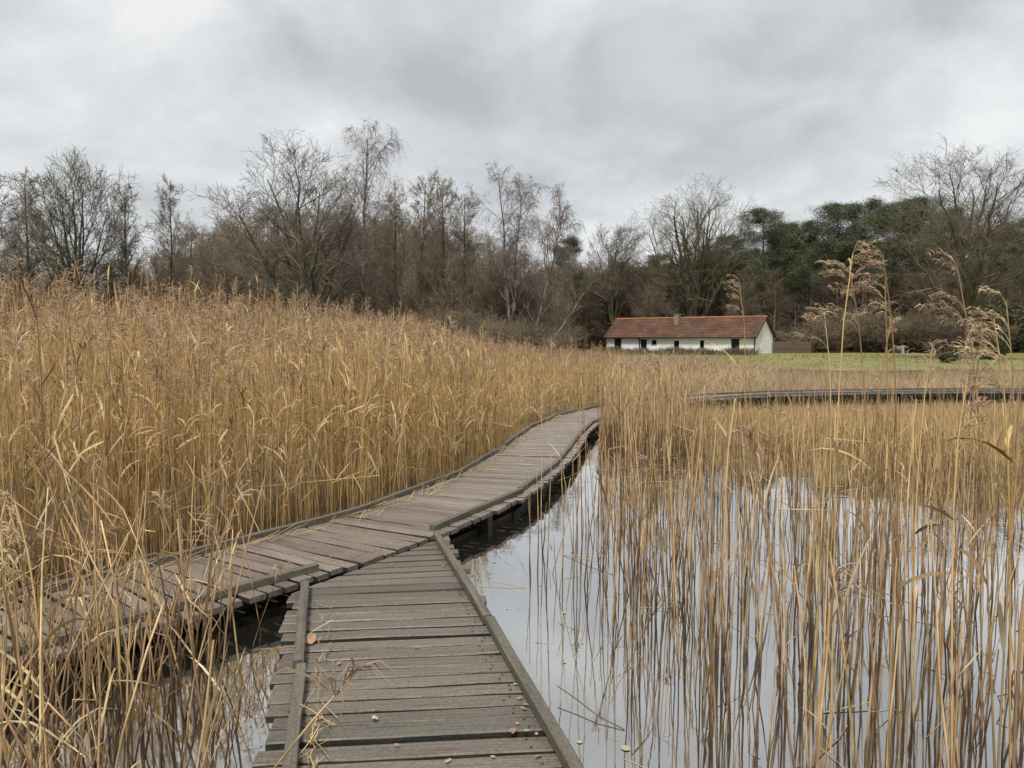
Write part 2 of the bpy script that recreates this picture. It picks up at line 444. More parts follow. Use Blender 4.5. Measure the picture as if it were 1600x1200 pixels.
Z = land_z(X, Y)
nx, ny = len(xs), len(ys)
gi = np.arange(ny - 1)[:, None] * nx + np.arange(nx - 1)[None]
GQ = np.stack([gi, gi + 1, gi + nx + 1, gi + nx], -1).reshape(-1, 4)
tag(link("ground", make_mesh("ground", np.stack([X, Y, Z], -1).reshape(-1, 3), GQ, mats=[M["soil"]])), "brown ground under the wood and the pond", kind="structure")
mb = MB()
wv = [(-90, -20, 0), (90, -20, 0), (90, 46, 0), (-90, 46, 0)]
mb.V, mb.F = wv, [(0, 1, 2, 3)]
tag(mb.build("water", M["water"]), "still dark pond water mirroring the grey sky", kind="structure")
lx, ly = np.linspace(9, 62, 54), np.linspace(41, 84, 44)
X, Y = np.meshgrid(lx, ly)
Zl = land_z(X, Y) + 0.012
gi = np.arange(43)[:, None] * 54 + np.arange(53)[None]
tag(link("lawn", make_mesh("lawn", np.stack([X, Y, Zl], -1).reshape(-1, 3), np.stack([gi, gi + 1, gi + 55, gi + 54], -1).reshape(-1, 4), mats=[M["lawn"]])), "short green lawn in front of the wood", kind="structure")

# ------------------------------------------------------------------ boardwalks
DECK = 0.18
FAR_EDGE = [(-5.6, 1.30), (-4.3, 3.00), (-3.10, 4.58), (-2.47, 5.30), (-1.72, 6.38), (-1.03, 7.69), (-0.72, 8.56), (-0.34, 10.0), (0.0, 11.75), (0.36, 13.69), (0.91, 15.6), (1.81, 17.4), (3.14, 19.2), (4.93, 21.0), (7.46, 22.35), (11.7, 23.35), (15.6, 23.5), (20.0, 23.1), (26.0, 22.0)]


def catmull(pts, n=14):
    P = [np.array(p, float) for p in pts]
    P = [2 * P[0] - P[1]] + P + [2 * P[-1] - P[-2]]
    o = []
    for i in range(1, len(P) - 2):
        for k in range(n):
            t_ = k / n
            a, b_, c, d = P[i - 1:i + 3]
            o.append(0.5 * (2 * b_ + (c - a) * t_ + (2 * a - 5 * b_ + 4 * c - d) * t_ ** 2 + (3 * b_ - a - 3 * c + d) * t_ ** 3))
    o.append(P[-2])
    return np.array(o)


fe = catmull(FAR_EDGE)
for _ in range(6):
    fe[1:-1] = 0.25 * fe[:-2] + 0.5 * fe[1:-1] + 0.25 * fe[2:]
tg = unit(np.gradient(fe, axis=0))
pr = np.stack([tg[:, 1], -tg[:, 0]], -1)            # to the right of travel
CL = fe + 0.50 * pr
seg = np.linalg.norm(np.diff(CL, axis=0), axis=1)
ARC = np.concatenate([[0], np.cumsum(seg)])


def on_path(s, off=0.0):
    p = np.array([np.interp(s, ARC, CL[:, 0]), np.interp(s, ARC, CL[:, 1])])
    q = np.array([np.interp(s + 0.05, ARC, CL[:, 0]), np.interp(s + 0.05, ARC, CL[:, 1])]) - np.array([np.interp(s - 0.05, ARC, CL[:, 0]), np.interp(s - 0.05, ARC, CL[:, 1])])
    q = q / np.linalg.norm(q)
    return p + off * np.array([q[1], -q[0]]), q


def walk_dist(x, y):
    """signed distance to the curved walk's centre line; positive on its left (the reed bed side)"""
    best = np.full(x.shape, 1e9); sgn = np.zeros(x.shape)
    C = CL[::4]
    for a, b_ in zip(C[:-1], C[1:]):
        d = b_ - a
        l2 = d @ d
        t_ = np.clip(((x - a[0]) * d[0] + (y - a[1]) * d[1]) / l2, 0, 1)
        ex, ey = x - a[0] - t_ * d[0], y - a[1] - t_ * d[1]
        dd = np.hypot(ex, ey)
        c = d[0] * (y - a[1]) - d[1] * (x - a[0])
        u_ = dd < best
        best[u_] = dd[u_]; sgn[u_] = np.sign(c[u_])
    return best * sgn


def plank_mesh(rng, length, width, thick, mat):
    K = 6
    u_ = np.linspace(-0.5, 0.5, K) * length
    cs = np.array([(-0.5, -1.0), (-0.5, -0.18), (-0.455, 0.0), (0.455, 0.0), (0.5, -0.18), (0.5, -1.0)])
    V = []
    wl_, wr = rng.normal(0, 0.0022, K), rng.normal(0, 0.0022, K)
    zz_ = rng.normal(0, 0.0012, K) + 0.002 * rng.normal() * (u_ / length) ** 2 * 4
    for k in range(K):
        for c in cs:
            V.append((u_[k], c[0] * width + (wl_[k] if c[0] < 0 else wr[k]), c[1] * thick + zz_[k]))
    S = len(cs)
    F = [(k * S + j, k * S + (j + 1) % S, (k + 1) * S + (j + 1) % S, (k + 1) * S + j) for k in range(K - 1) for j in range(S)]
    F = [f[::-1] for f in F] + [tuple(range(S)), tuple((K - 1) * S + j for j in reversed(range(S)))]
    me = bpy.data.meshes.new("plank")
    n_body = len(F)
    for sx in (-1, 1):
        for j_ in (-0.27, 0.27):
            cx_, cy_ = sx * (length * 0.5 - 0.125) + rng.normal(0, 0.012), j_ * width + rng.normal(0, 0.006)
            n0 = len(V)
            V += [(cx_ + 0.0065 * math.cos(a_), cy_ + 0.0065 * math.sin(a_), 0.0036) for a_ in np.arange(6) * math.pi / 3]
            F.append(tuple(n0 + i_ for i_ in range(6)))
    me.from_pydata(V, [], F); me.materials.append(mat); me.materials.append(M["nail"])
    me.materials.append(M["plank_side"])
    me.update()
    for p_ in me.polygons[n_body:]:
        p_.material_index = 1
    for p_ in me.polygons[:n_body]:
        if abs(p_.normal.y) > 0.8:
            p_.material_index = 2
    return me


rp = np.random.default_rng(5)
PL, PW = 1.16, 0.112
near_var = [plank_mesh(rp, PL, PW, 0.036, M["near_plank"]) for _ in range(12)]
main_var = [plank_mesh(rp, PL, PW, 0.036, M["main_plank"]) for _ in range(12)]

# the curved main walk
main = thing("boardwalk", "long curving plank boardwalk with low kerbs running along the tall reed bed", "boardwalk", (0, 0, 0))
SEAM_A, SEAM_B = np.array([-1.43, 4.86]), np.array([-0.58, 6.22])
s = 0.3
while s < ARC[-1] - 0.3:
    w = PW * rp.uniform(0.80, 1.06)
    far_ = s > 22.0
    if far_:
        w *= 1.3
    gap = max(0.010, rp.normal(0.021, 0.006)) + (0.012 if rp.random() < 0.12 else 0)
    c, q = on_path(s + w / 2, rp.normal(0, 0.012))
    rz = math.atan2(-q[0], q[1]) + rp.normal(0, 0.008)
    o = link("plank", main_var[rp.integers(12)], main, (c[0], c[1], DECK + rp.normal(0, 0.0022)), (rp.normal(0, 0.008), rp.normal(0, 0.0025), rz))
    o.scale = (rp.uniform(0.985, 1.02) * (-1 if rp.random() < 0.5 else 1), w / PW, 1)
    s += w + gap


def board_run(name, pts, width, z0, z1, mat, parent, rng, bulge=0.0):
    """boards laid end to end along a polyline, each an object of its own"""
    for a, b_ in zip(pts[:-1], pts[1:]):
        a, b_ = np.array(a) + rng.normal(0, 0.008, 2), np.array(b_) + rng.normal(0, 0.008, 2)
        d = b_ - a
        Ln = np.linalg.norm(d)
        h = 0.004
        mbx = MB()
        K = 5
        V, F = [], []
        hw = width / 2
        for k in range(K):
            x = -Ln / 2 + 0.007 + (Ln - 0.014) * k / (K - 1)
            jy, jz = rng.normal(0, 0.0025), rng.normal(0, 0.002)
            V += [(x, -hw + jy, z0), (x, -hw + jy, z1 - h + jz), (x, -hw + h * 1.5 + jy, z1 + jz), (x, hw - h * 1.5 + jy, z1 + jz), (x, hw + jy, z1 - h + jz), (x, hw + jy, z0)]
        for k in range(K - 1):
            for j in range(6):
                F.append((k * 6 + (j + 1) % 6, k * 6 + j, (k + 1) * 6 + j, (k + 1) * 6 + (j + 1) % 6))
        F += [tuple(range(6)), tuple((K - 1) * 6 + j for j in reversed(range(6)))]
        mbx.V, mbx.F = V, F
        m_ = (a + b_) / 2
        mbx.build(name, mat, parent, (m_[0], m_[1], rng.normal(0, 0.002)), (0, 0, math.atan2(d[1], d[0])))


def path_pts(s0, s1, off, step):
    n = max(1, round((s1 - s0) / step))
    return [on_path(s0 + (s1 - s0) * k / n, off)[0] for k in range(n + 1)]


def s_near(pt):
    return ARC[np.argmin(np.linalg.norm(CL + 0.5 * np.stack([np.gradient(CL[:, 1]), -np.gradient(CL[:, 0])], -1) / np.maximum(np.linalg.norm(np.gradient(CL, axis=0), axis=1, keepdims=True), 1e-6) - pt, axis=1))]


S_A, S_B = s_near(SEAM_A), s_near(SEAM_B)
board_run("kerb_rail", path_pts(0.3, ARC[-1] - 0.4, -0.50, 2.3), 0.054, DECK + 0.004, DECK + 0.054, M["kerb"], main, rp)
board_run("kerb_rail", path_pts(0.3, S_A + 0.33, 0.47, 1.9), 0.054, DECK + 0.004, DECK + 0.054, M["kerb"], main, rp)
board_run("kerb_rail", path_pts(S_B - 0.02, ARC[-1] - 0.4, 0.47, 1.7), 0.054, DECK + 0.004, DECK + 0.054, M["kerb"], main, rp)
for off in (-0.36, 0.36):
    board_run("bearer", path_pts(0.3, ARC[-1] - 0.4, off, 2.1), 0.07, DECK - 0.15, DECK - 0.041, M["beam"], main, rp)
sp = 0.9
while sp < ARC[-1] - 0.5:
    for off in (-0.40, 0.40):
        c, q = on_path(sp, off)
        mb = MB(); mb.box(-0.05, 0.05, -0.05, 0.05, -0.55, DECK - 0.045)
        mb.build("post", M["beam"], main, (c[0], c[1], 0), (0, 0, math.atan2(q[1], q[0])))
    sp += 1.75

# the straight near walk
near = thing("boardwalk", "straight grey-green plank boardwalk in the near foreground joining the curved one", "boardwalk", (0, 0, 0))
AX = unit(np.array([-0.222, 0.975]))
A0 = np.array([-0.335, 2.77])
rl = np.random.default_rng(9)


def clip_half(poly, a, n):
    o = []
    for i in range(len(poly)):
        p, q = poly[i], poly[(i + 1) % len(poly)]
        dp, dq = (p - a) @ n, (q - a) @ n
        if dp >= 0:
            o.append(p)
        if dp * dq < 0:
            o.append(p + (q - p) * dp / (dp - dq))
    return o


seam_n = np.array([(SEAM_B - SEAM_A)[1], -(SEAM_B - SEAM_A)[0]]); seam_n /= np.linalg.norm(seam_n)
seam_a = SEAM_A + seam_n * 0.095
tpos = -3.6
while tpos < 4.3:
    w = 0.103 * rl.uniform(0.84, 1.16)
    gap = max(0.010, rl.normal(0.021, 0.007)) + (0.014 if rl.random() < 0.2 else 0)
    c = A0 + AX * (tpos + w / 2)
    sl = float(np.interp(c[1], [2.5, 4.6, 6.2], [0.088, 0.12, 0.20])) + rl.normal(0, 0.009)
    d = unit(np.array([1.0, sl])); n = np.array([-d[1], d[0]])
    l0, l1 = -0.595 + rl.normal(0, 0.014), 0.565 + rl.normal(0, 0.016)
    aw = w / 2
    poly = [c + d * l0 - n * aw, c + d * l1 - n * aw, c + d * l1 + n * aw, c + d * l0 + n * aw]
    cp = clip_half(poly, seam_a, seam_n)
    if len(cp) >= 3:
        ar = 0.5 * abs(sum(cp[i][0] * cp[(i + 1) % len(cp)][1] - cp[(i + 1) % len(cp)][0] * cp[i][1] for i in range(len(cp))))
        zt = DECK - 0.007 + rl.normal(0, 0.0018)
        if len(cp) == 4 and min(((p - seam_a) @ seam_n) for p in poly) >= 0:
            m_ = c + d * (l0 + l1) / 2
            o = link("plank", near_var[rl.integers(12)], near, (m_[0], m_[1], zt), (rl.normal(0, 0.01), rl.normal(0, 0.0025), math.atan2(d[1], d[0])))
            o.scale = ((l1 - l0) / PL * (-1 if rl.random() < 0.5 else 1), w / PW, 1)
        elif ar > 0.004:
            g = sum(cp) / len(cp)
            ang = math.atan2(d[1], d[0])
            R2 = np.array([[math.cos(ang), math.sin(ang)], [-math.sin(ang), math.cos(ang)]])
            mb = MB(); mb.prism([tuple(R2 @ (p - g)) for p in cp], -0.036, 0.0)
            mb.build("plank", M["near_plank"], near, (g[0], g[1], zt), (0, 0, ang))
    tpos += w + gap


def near_pt(t_, off):
    return A0 + AX * t_ + off * np.array([AX[1], -AX[0]])


board_run("kerb_rail", [near_pt(-3.6, -0.47), near_pt(-1.3, -0.48), near_pt(0.95, -0.485), near_pt(2.22, -0.495)], 0.05, DECK + 0.004, DECK + 0.052, M["kerb"], near, rl)
board_run("kerb_rail", [near_pt(-3.6, 0.52), near_pt(-1.1, 0.53), near_pt(1.35, 0.525), np.array([-0.60, 6.06])], 0.05, DECK + 0.004, DECK + 0.052, M["kerb"], near, rl)
for off in (-0.36, 0.36):
    board_run("bearer", [near_pt(-3.6, off), near_pt(-0.6, off), near_pt(2.0 + off * 1.4, off)], 0.07, DECK - 0.19, DECK - 0.042, M["beam"], near, rl)
for t_ in (-2.9, -1.1, 0.55, 2.0):
    for off in (-0.36, 0.36):
        c = near_pt(t_, off)
        mb = MB(); mb.box(-0.05, 0.05, -0.05, 0.05, -0.55, DECK - 0.046)
        mb.build("post", M["beam"], near, (c[0], c[1], 0), (0, 0, math.atan2(AX[1], AX[0])))

# ------------------------------------------------------------------ house, fence, hedge
HX, HY, HZ = 25.3, 80.0, 0.04
ux, uy = np.array([-0.783, 0.622]), np.array([0.622, 0.783])       # along the front to the left, and to the back
HL, HD, EAVE, RIDGE = 18.0, 5.0, 1.86, 3.82
house = thing("farmhouse", "long low white farmhouse with red-brown tiled roof at the edge of the wood", "house", (HX, HY, HZ), math.atan2(uy[1], uy[0]) - math.pi / 2)
# local axes: +y to the back, -x along the front to the left


def s_of(zx):                                                        # place along the front from the corner
    k = (900 + zx / 4.444 - 800) / 1202
    return (HX - k * HY) / (0.783 + k * 0.622)


doors = [(265, 313, 0.0, 1.52), (447, 490, 0.0, 1.40), (1075, 1132, 0.0, 1.50)]
wins = [(523, 557, 0.93, 1.42), (678, 714, 0.55, 1.36), (858, 887, 0.60, 1.40)]
ops = sorted([(s_of(b_), s_of(a), z0, z1) for a, b_, z0, z1 in doors + wins])
mb = MB()
prev = 0.0
for a, b_, z0, z1 in ops:
    mb.box(-a, -prev, 0, 0.3, -0.3, EAVE + 0.05)
    if z0 > 0:
        mb.box(-b_, -a, 0, 0.3, -0.3, z0)
    mb.box(-b_, -a, 0, 0.3, z1, EAVE + 0.05)
    prev = b_
mb.box(-HL, -prev, 0, 0.3, -0.3, EAVE + 0.05)
mb.box(-HL, 0, HD - 0.3, HD, -0.3, EAVE + 0.05)
wall_front = mb.build("wall", M["wall"], house)
for x0, x1, nm in ((-0.32, 0.003, "gable_wall"), (-HL - 0.003, -HL + 0.32, "gable_wall")):
    mb = MB()
    pf = [(0.302, -0.3), (HD - 0.302, -0.3), (HD - 0.302, EAVE), (HD / 2, RIDGE - 0.14), (0.302, EAVE)]
    pf = [(-0.003, -0.3), (HD + 0.003, -0.3), (HD + 0.003, EAVE), (HD / 2, RIDGE - 0.13), (-0.003, EAVE)]
    n = len(pf)
    mb.V = [(x0, y_, z_) for y_, z_ in pf] + [(x1, y_, z_) for y_, z_ in pf]
    mb.F = [tuple(reversed(range(n))), tuple(range(n, 2 * n))] + [(i, (i + 1) % n, n + (i + 1) % n, n + i) for i in range(n)]
    g = mb.build(nm, M["wall"], house)
    if x1 > -1:                                                        # wall anchors on the gable
        for (ay, az) in ((1.55, 1.75), (1.45, 1.28), (1.5, 2.2)):
            mb = MB(); mb.box(0.003, 0.03, ay - 0.14, ay + 0.14, az - 0.03, az + 0.03); mb.box(0.003, 0.03, ay - 0.03, ay + 0.03, az - 0.16, az + 0.16)
            mb.build("wall_anchor", noisy_mat("anchor_iron", (0.5, 0.5, 0.48), (0.6, 0.6, 0.58), 4), g)
for a, b_, z0, z1 in doors:
    sa, sb = s_of(b_), s_of(a)
    mb = MB(); mb.box(-sb, -sa, 0.10, 0.15, 0, z1)
    d = mb.build("door", M["door"], house)
    mb = MB(); mb.box(-sb - 0.08, -sa + 0.08, -0.02, 0.06, z1 + 0.002, z1 + 0.09)
    mb.build("lintel", M["trim"], d)
    mb = MB(); mb.box(-sb + 0.002, -sb + 0.07, 0.06, 0.098, 0, z1 - 0.003); mb.box(-sa - 0.07, -sa - 0.002, 0.06, 0.098, 0, z1 - 0.003)
    mb.build("door_frame", M["door"], d)
for a, b_, z0, z1 in wins:
    sa, sb = s_of(b_), s_of(a)
    mb = MB(); mb.box(-sb, -sa, 0.16, 0.18, z0, z1)
    wd = mb.build("window", M["glass"], house)
    mb = MB()
    mb.box(-sb + 0.002, -sb + 0.06, 0.10, 0.157, z0 + 0.002, z1 - 0.002); mb.box(-sa - 0.06, -sa - 0.002, 0.10, 0.157, z0 + 0.002, z1 - 0.002)
    mb.box(-(sa + sb) / 2 - 0.02, -(sa + sb) / 2 + 0.02, 0.11, 0.157, z0 + 0.002, z1 - 0.002)
    mb.build("window_frame", M["door"], wd)
    mb = MB(); mb.box(-sb - 0.05, -sa + 0.05, -0.05, 0.09, z0 - 0.07, z0 - 0.002)
    mb.build("sill", M["brick"], wd)
# roof: pantile courses as rows of small steps and rolls
pitch = math.atan2(RIDGE - EAVE, HD / 2)
slope = (HD / 2 + 0.30) / math.cos(pitch)
for side in (1, -1):
    mb = MB(); mb.box(-HL - 0.22, 0.22, 0, slope, -0.10, -0.03)
    # local: y runs up the slope
    r = mb.build("roof", M["tile"], house)
    nrow, ncol = 13, 76
    V, Q = [], []
    cw = (HL + 0.44) / ncol
    hh = slope / nrow
    px = np.array([0.0, 0.25, 0.5, 0.75, 1.0]); pz = np.array([0.0, 0.035, 0.045, 0.03, 0.0])
    for i in range(nrow):
        xx = (np.arange(ncol)[:, None] + px[None]).ravel() * cw - HL - 0.22
        zz2 = np.tile(pz, ncol) + RNG.normal(0, 0.006, ncol).repeat(5)
        n0 = len(V)
        jit = RNG.normal(0, 0.008, ncol).repeat(5)
        V += [(x, i * hh + j - 0.02, z + 0.03) for x, z, j in zip(xx, zz2, jit)] + [(x, (i + 1) * hh + 0.03, z - 0.012) for x, z in zip(xx, zz2)]
        V += [(x, i * hh + j - 0.02, z - 0.03) for x, z, j in zip(xx, zz2, jit)]
        W5 = 5 * ncol
        k = np.arange(W5 - 1)
        k = k[(k + 1) % 5 != 0]
        Q.append(np.stack([n0 + k, n0 + k + 1, n0 + W5 + k + 1, n0 + W5 + k], -1))
        Q.append(np.stack([n0 + 2 * W5 + k, n0 + 2 * W5 + k + 1, n0 + k + 1, n0 + k], -1))
    tl = tag(link("roof_tiles", make_mesh("roof_tiles", V, np.concatenate(Q), mats=[M["tile"]], smooth=False), r), kind="stuff")
    if side == 1:
        r.location = (0, -0.30, EAVE + 0.12 - 0.30 * math.tan(pitch)); r.rotation_euler = (pitch, 0, 0)
    else:
        r.location = (-HL, HD + 0.30, EAVE + 0.12 - 0.30 * math.tan(pitch)); r.rotation_euler = (pitch, 0, math.pi)
zr = EAVE + 0.12 + math.tan(pitch) * HD / 2
th = np.linspace(0, math.pi, 7)
V, Q = [], []
rt_n = 46
for i in range(rt_n):
    x0 = -HL - 0.24 + i * (HL + 0.48) / rt_n; x1 = x0 + (HL + 0.48) / rt_n + 0.03
    n0 = len(V)
    V += [(x0, HD / 2 + 0.15 * math.cos(a), zr - 0.02 + 0.14 * math.sin(a)) for a in th] + [(x1, HD / 2 + 0.135 * math.cos(a), zr - 0.02 + 0.125 * math.sin(a)) for a in th]
    Q += [(n0 + j, n0 + j + 1, n0 + 8 + j, n0 + 7 + j) for j in range(6)]
link("ridge_tiles", make_mesh("ridge_tiles", V, Q, mats=[M["ridge"]]), house)
for sgn in (1, -1):                                                    # dark verge boards
    for x0 in (0.224, -HL - 0.264):
        mb = MB()
        ya, za = HD / 2 - sgn * (HD / 2 + 0.3), EAVE + 0.08 - 0.3 * math.tan(pitch)
        mb.V = [(x0, ya, za - 0.06), (x0 + 0.04, ya, za - 0.06), (x0 + 0.04, HD / 2, zr - 0.09), (x0, HD / 2, zr - 0.09), (x0, ya, za + 0.10), (x0 + 0.04, ya, za + 0.10), (x0 + 0.04, HD / 2, zr + 0.07), (x0, HD / 2, zr + 0.07)]
        mb.F = [(0, 3, 2, 1), (4, 5, 6, 7), (0, 1, 5, 4), (1, 2, 6, 5), (2, 3, 7, 6), (3, 0, 4, 7)]
        mb.build("verge_board", M["trim"], house)
mb = MB(); mb.box(-HL - 0.2, 0.2, -0.42, -0.31, EAVE - 0.20, EAVE - 0.10)
mb.build("gutter", M["trim"], house)
for sx in (0.08, s_of(447) + 0.12):
    mb = MB(); mb.box(-sx - 0.05, -sx + 0.05, -0.12, -0.02, 0.0, EAVE - 0.21)
    mb.build("downpipe", M["trim"], house)
sc_ = s_of(652)
mb = MB(); mb.box(-sc_ - 0.29, -sc_ + 0.29, HD / 2 - 1.10, HD / 2 - 0.52, zr - 1.2, zr + 0.36)
ch = mb.build("chimney", M["brick"], house)
mb = MB(); mb.box(-sc_ - 0.34, -sc_ + 0.34, HD / 2 - 1.15, HD / 2 - 0.47, zr + 0.363, zr + 0.45)
mb.build("chimney_cap", M["brick"], ch)

fence = thing("plank_fence", "brown plank fence standing against the right gable of the white farmhouse", "fence", (0, 0, 0))
p0 = np.array([HX, HY]) + uy * 4.6 + np.array([0.15, 0])
fd = unit(np.array([0.93, 0.15]))
for i in range(36):
    c = p0 + fd * (0.06 + i * 0.125)
    mb = MB(); mb.box(-0.055, 0.055, -0.012, 0.012, 0.0, 1.28 + RNG.normal(0, 0.03))
    mb.build("board", M["fence"], fence, (c[0], c[1], HZ - 0.02), (0, 0, math.atan2(fd[1], fd[0])))
for zr_ in (0.35, 1.0):
    mb = MB(); mb.box(0, 4.5, 0.015, 0.06, zr_, zr_ + 0.09)
    mb.build("fence_rail", M["fence"], fence, (p0[0], p0[1], HZ), (0, 0, math.atan2(fd[1], fd[0])))
mb = MB()
mb.prism([(0.13 * math.cos(a), 0.13 * math.sin(a)) for a in np.linspace(0, 2 * math.pi, 9)[:-1]], 0, 0.82)
mb.prism([(0.16 * math.cos(a), 0.16 * math.sin(a)) for a in np.linspace(0, 2 * math.pi, 9)[:-1]], 0.823, 0.90)
tag(mb.build("marker_post", M["post"], None, (610 / 1202 * 74, 74.0, 0.10)), "short blue-grey post standing at the back of the green lawn", "post")

# ------------------------------------------------------------------ trees


def grow(rng, P, R, n, t0, t1, ang, asd, lfun, K, gnarl, up, rr, droop=0.0, rmin=0.006, tip=0.35, center=None, pull=0.0):
    N, Kp, _ = P.shape
    idx = np.repeat(np.arange(N), n)
    Mn = N * n
    t_ = t0 + (t1 - t0) * (np.tile(np.arange(n), N) + rng.random(Mn)) / n
    f = t_ * (Kp - 1)
    i = np.clip(np.floor(f).astype(int), 0, Kp - 2)
    w = (f - i)[:, None]
    pos = P[idx, i] * (1 - w) + P[idx, i + 1] * w
    tan = unit(P[idx, i + 1] - P[idx, i])
    rad = R[idx, i] * (1 - w[:, 0]) + R[idx, i + 1] * w[:, 0]
    rv = rng.normal(size=(Mn, 3))
    perp = unit(rv - (rv * tan).sum(1, keepdims=True) * tan)
    a = np.clip(rng.normal(ang, asd, Mn), 0.1, 2.2)[:, None]
    d = tan * np.cos(a) + perp * np.sin(a)
    Lp = np.linalg.norm(np.diff(P, axis=1), axis=2).sum(1)[idx]
    Ln = Lp * lfun(t_) * rng.uniform(0.7, 1.25, Mn)
    out_ = np.empty((Mn, K, 3)); out_[:, 0] = pos
    for k in range(1, K):
        d = d + gnarl * rng.normal(size=(Mn, 3))
        d[:, 2] += up / (K - 1) - droop * k / (K - 1)
        if pull:
            d = d + pull * unit(out_[:, k - 1] - center)
        d = unit(d)
        out_[:, k] = out_[:, k - 1] + d * (Ln / (K - 1))[:, None]
    r0 = np.maximum(rad * rr, rmin)
    RR = np.maximum(r0[:, None] * np.linspace(1, tip, K)[None], rmin * 0.6)
    return out_, RR


def fit(levels, H, rad=None):
    """scale so the crown reaches H and (98%) radius rad"""
    allp = np.concatenate([p.reshape(-1, 3) for p, _ in levels])
    sz = H / np.percentile(allp[:, 2], 99.8)
    sxy = sz if rad is None else rad / np.percentile(np.hypot(allp[:, 0], allp[:, 1]), 97)
    return [(p * np.array([sxy, sxy, sz]), r) for p, r in levels]


def tree_meshes(name, levels, ntrunk, sides, mats, var=None):
    o = []
    for nm, lv, sd_, mt in (("trunk", levels[:ntrunk], sides[:ntrunk], mats[0]), ("crown", levels[ntrunk:], sides[ntrunk:], mats[1])):
        V, Q, n0 = [], [], 0
        for (p, r), s_ in zip(lv, sd_):
            v, q = tubes(p, r, s_)
            V.append(v); Q.append(q + n0); n0 += len(v)
        o.append(make_mesh(name + "_" + nm, np.concatenate(V), np.concatenate(Q), mats=[mt], smooth=True))
    return o


def trunk_line(rng, h, r, K, lean=(0, 0), wob=0.03, tip=0.5, stems=1, spread=0.0):
    P = np.zeros((stems, K, 3))
    for s_ in range(stems):
        a = rng.uniform(0, 6.28) if stems > 1 else 0
        a = s_ * 2 * math.pi / max(stems, 1) + rng.uniform(-0.4, 0.4)
        z = np.linspace(0, 1, K)
        P[s_, :, 0] = lean[0] * z + math.cos(a) * spread * z ** 1.1 + np.cumsum(rng.normal(0, wob, K)) * h / K
        P[s_, :, 1] = lean[1] * z + math.sin(a) * spread * z ** 1.1 + np.cumsum(rng.normal(0, wob, K)) * h / K
        P[s_, :, 2] = h * z * rng.uniform(0.85, 1.0)
        P[s_, 0, :2] *= 0.2
    R = np.full((stems, 1), r) * np.linspace(1, tip, K)[None]
    R[:, 0] *= 1.3
    return P, R


def oak(seed, H, rad, trunk=0.2, fork=0.55, r=0.4, n1=13, el=(0.2, 1.45), dens=1.0, zc=0.5, name="oak", mats=None, lean=0.0, off=0.0, gn=0.07, lowext=0.8):
    """broad bare crown: limbs reach for a rounded envelope centred at zc*H"""
    g = np.random.default_rng(seed)
    th_ = H * trunk
    L0 = trunk_line(g, th_, r, 7, lean=(lean, 0), tip=0.7, wob=0.03)
    C = np.array([lean + off, 0, H * zc])
    K = 10
    t_ = np.linspace(0, 1, K)[:, None]
    els = np.linspace(el[0], el[1], n1)
    P = np.zeros((n1, K, 3)); R = np.zeros((n1, K))
    zt = np.linspace(0, 1, 7)
    for i in range(n1):
        az = i * 2.399 + g.normal(0, 0.25)
        e_ = els[i] + g.normal(0, 0.07)
        ax = np.array([rad, rad, H - C[2]]) * g.uniform(0.66, 0.80)
        tgt = C + ax * np.array([math.cos(az) * math.cos(e_), math.sin(az) * math.cos(e_), math.sin(e_)])
        if e_ < 0.35:
            tgt[2] -= lowext * (0.35 - e_) * (C[2] - th_ * 0.5)
        f = np.clip(fork + (1 - fork) * (i + 1) / n1, 0, 1)
        st = np.array([np.interp(f, zt, L0[0][0, :, c]) for c in range(3)])
        v = tgt - st
        ctl = st + v * 0.45 + np.array([0, 0, -0.10 * np.hypot(v[0], v[1]) + 0.06 * v[2]])
        P[i] = st * (1 - t_) ** 2 + 2 * ctl * t_ * (1 - t_) + tgt * t_ ** 2
        w = np.cumsum(g.normal(0, gn, (K, 3)), 0) * np.linalg.norm(v) / K * 1.3
        P[i] += w - w[0]
        R[i] = r * g.uniform(0.36, 0.55) * np.linspace(1, 0.2, K)
    L1 = (P, R)
    kw = dict(center=C, pull=0.05)
    L2 = grow(g, *L1, 8, 0.3, 1.0, 0.68, 0.2, lambda u: 0.50 - 0.22 * u, 7, 0.12, 0.22, 0.58, rmin=0.024, tip=0.25, **kw)
    L3 = grow(g, *L2, 6, 0.2, 1.0, 0.68, 0.22, lambda u: 0.56 - 0.2 * u, 5, 0.15, 0.15, 0.6, rmin=0.014, **kw)
    L4 = grow(g, *L3, int(5 * dens), 0.15, 1.0, 0.7, 0.25, lambda u: 0.62 - 0.15 * u, 4, 0.18, 0.08, 0.62, rmin=0.0095, **kw)
    L5 = grow(g, *L4, int(3 * dens), 0.2, 1.0, 0.7, 0.3, lambda u: np.full_like(u, 0.66), 2, 0.1, 0.05, 0.7, rmin=0.009, **kw)
    lv = fit([L0, L1, L2, L3, L4, L5], H, rad)
    return tree_meshes(name, lv, 2, (9, 6, 4, 3, 3, 3), mats or (M["bark"], M["twig"]))


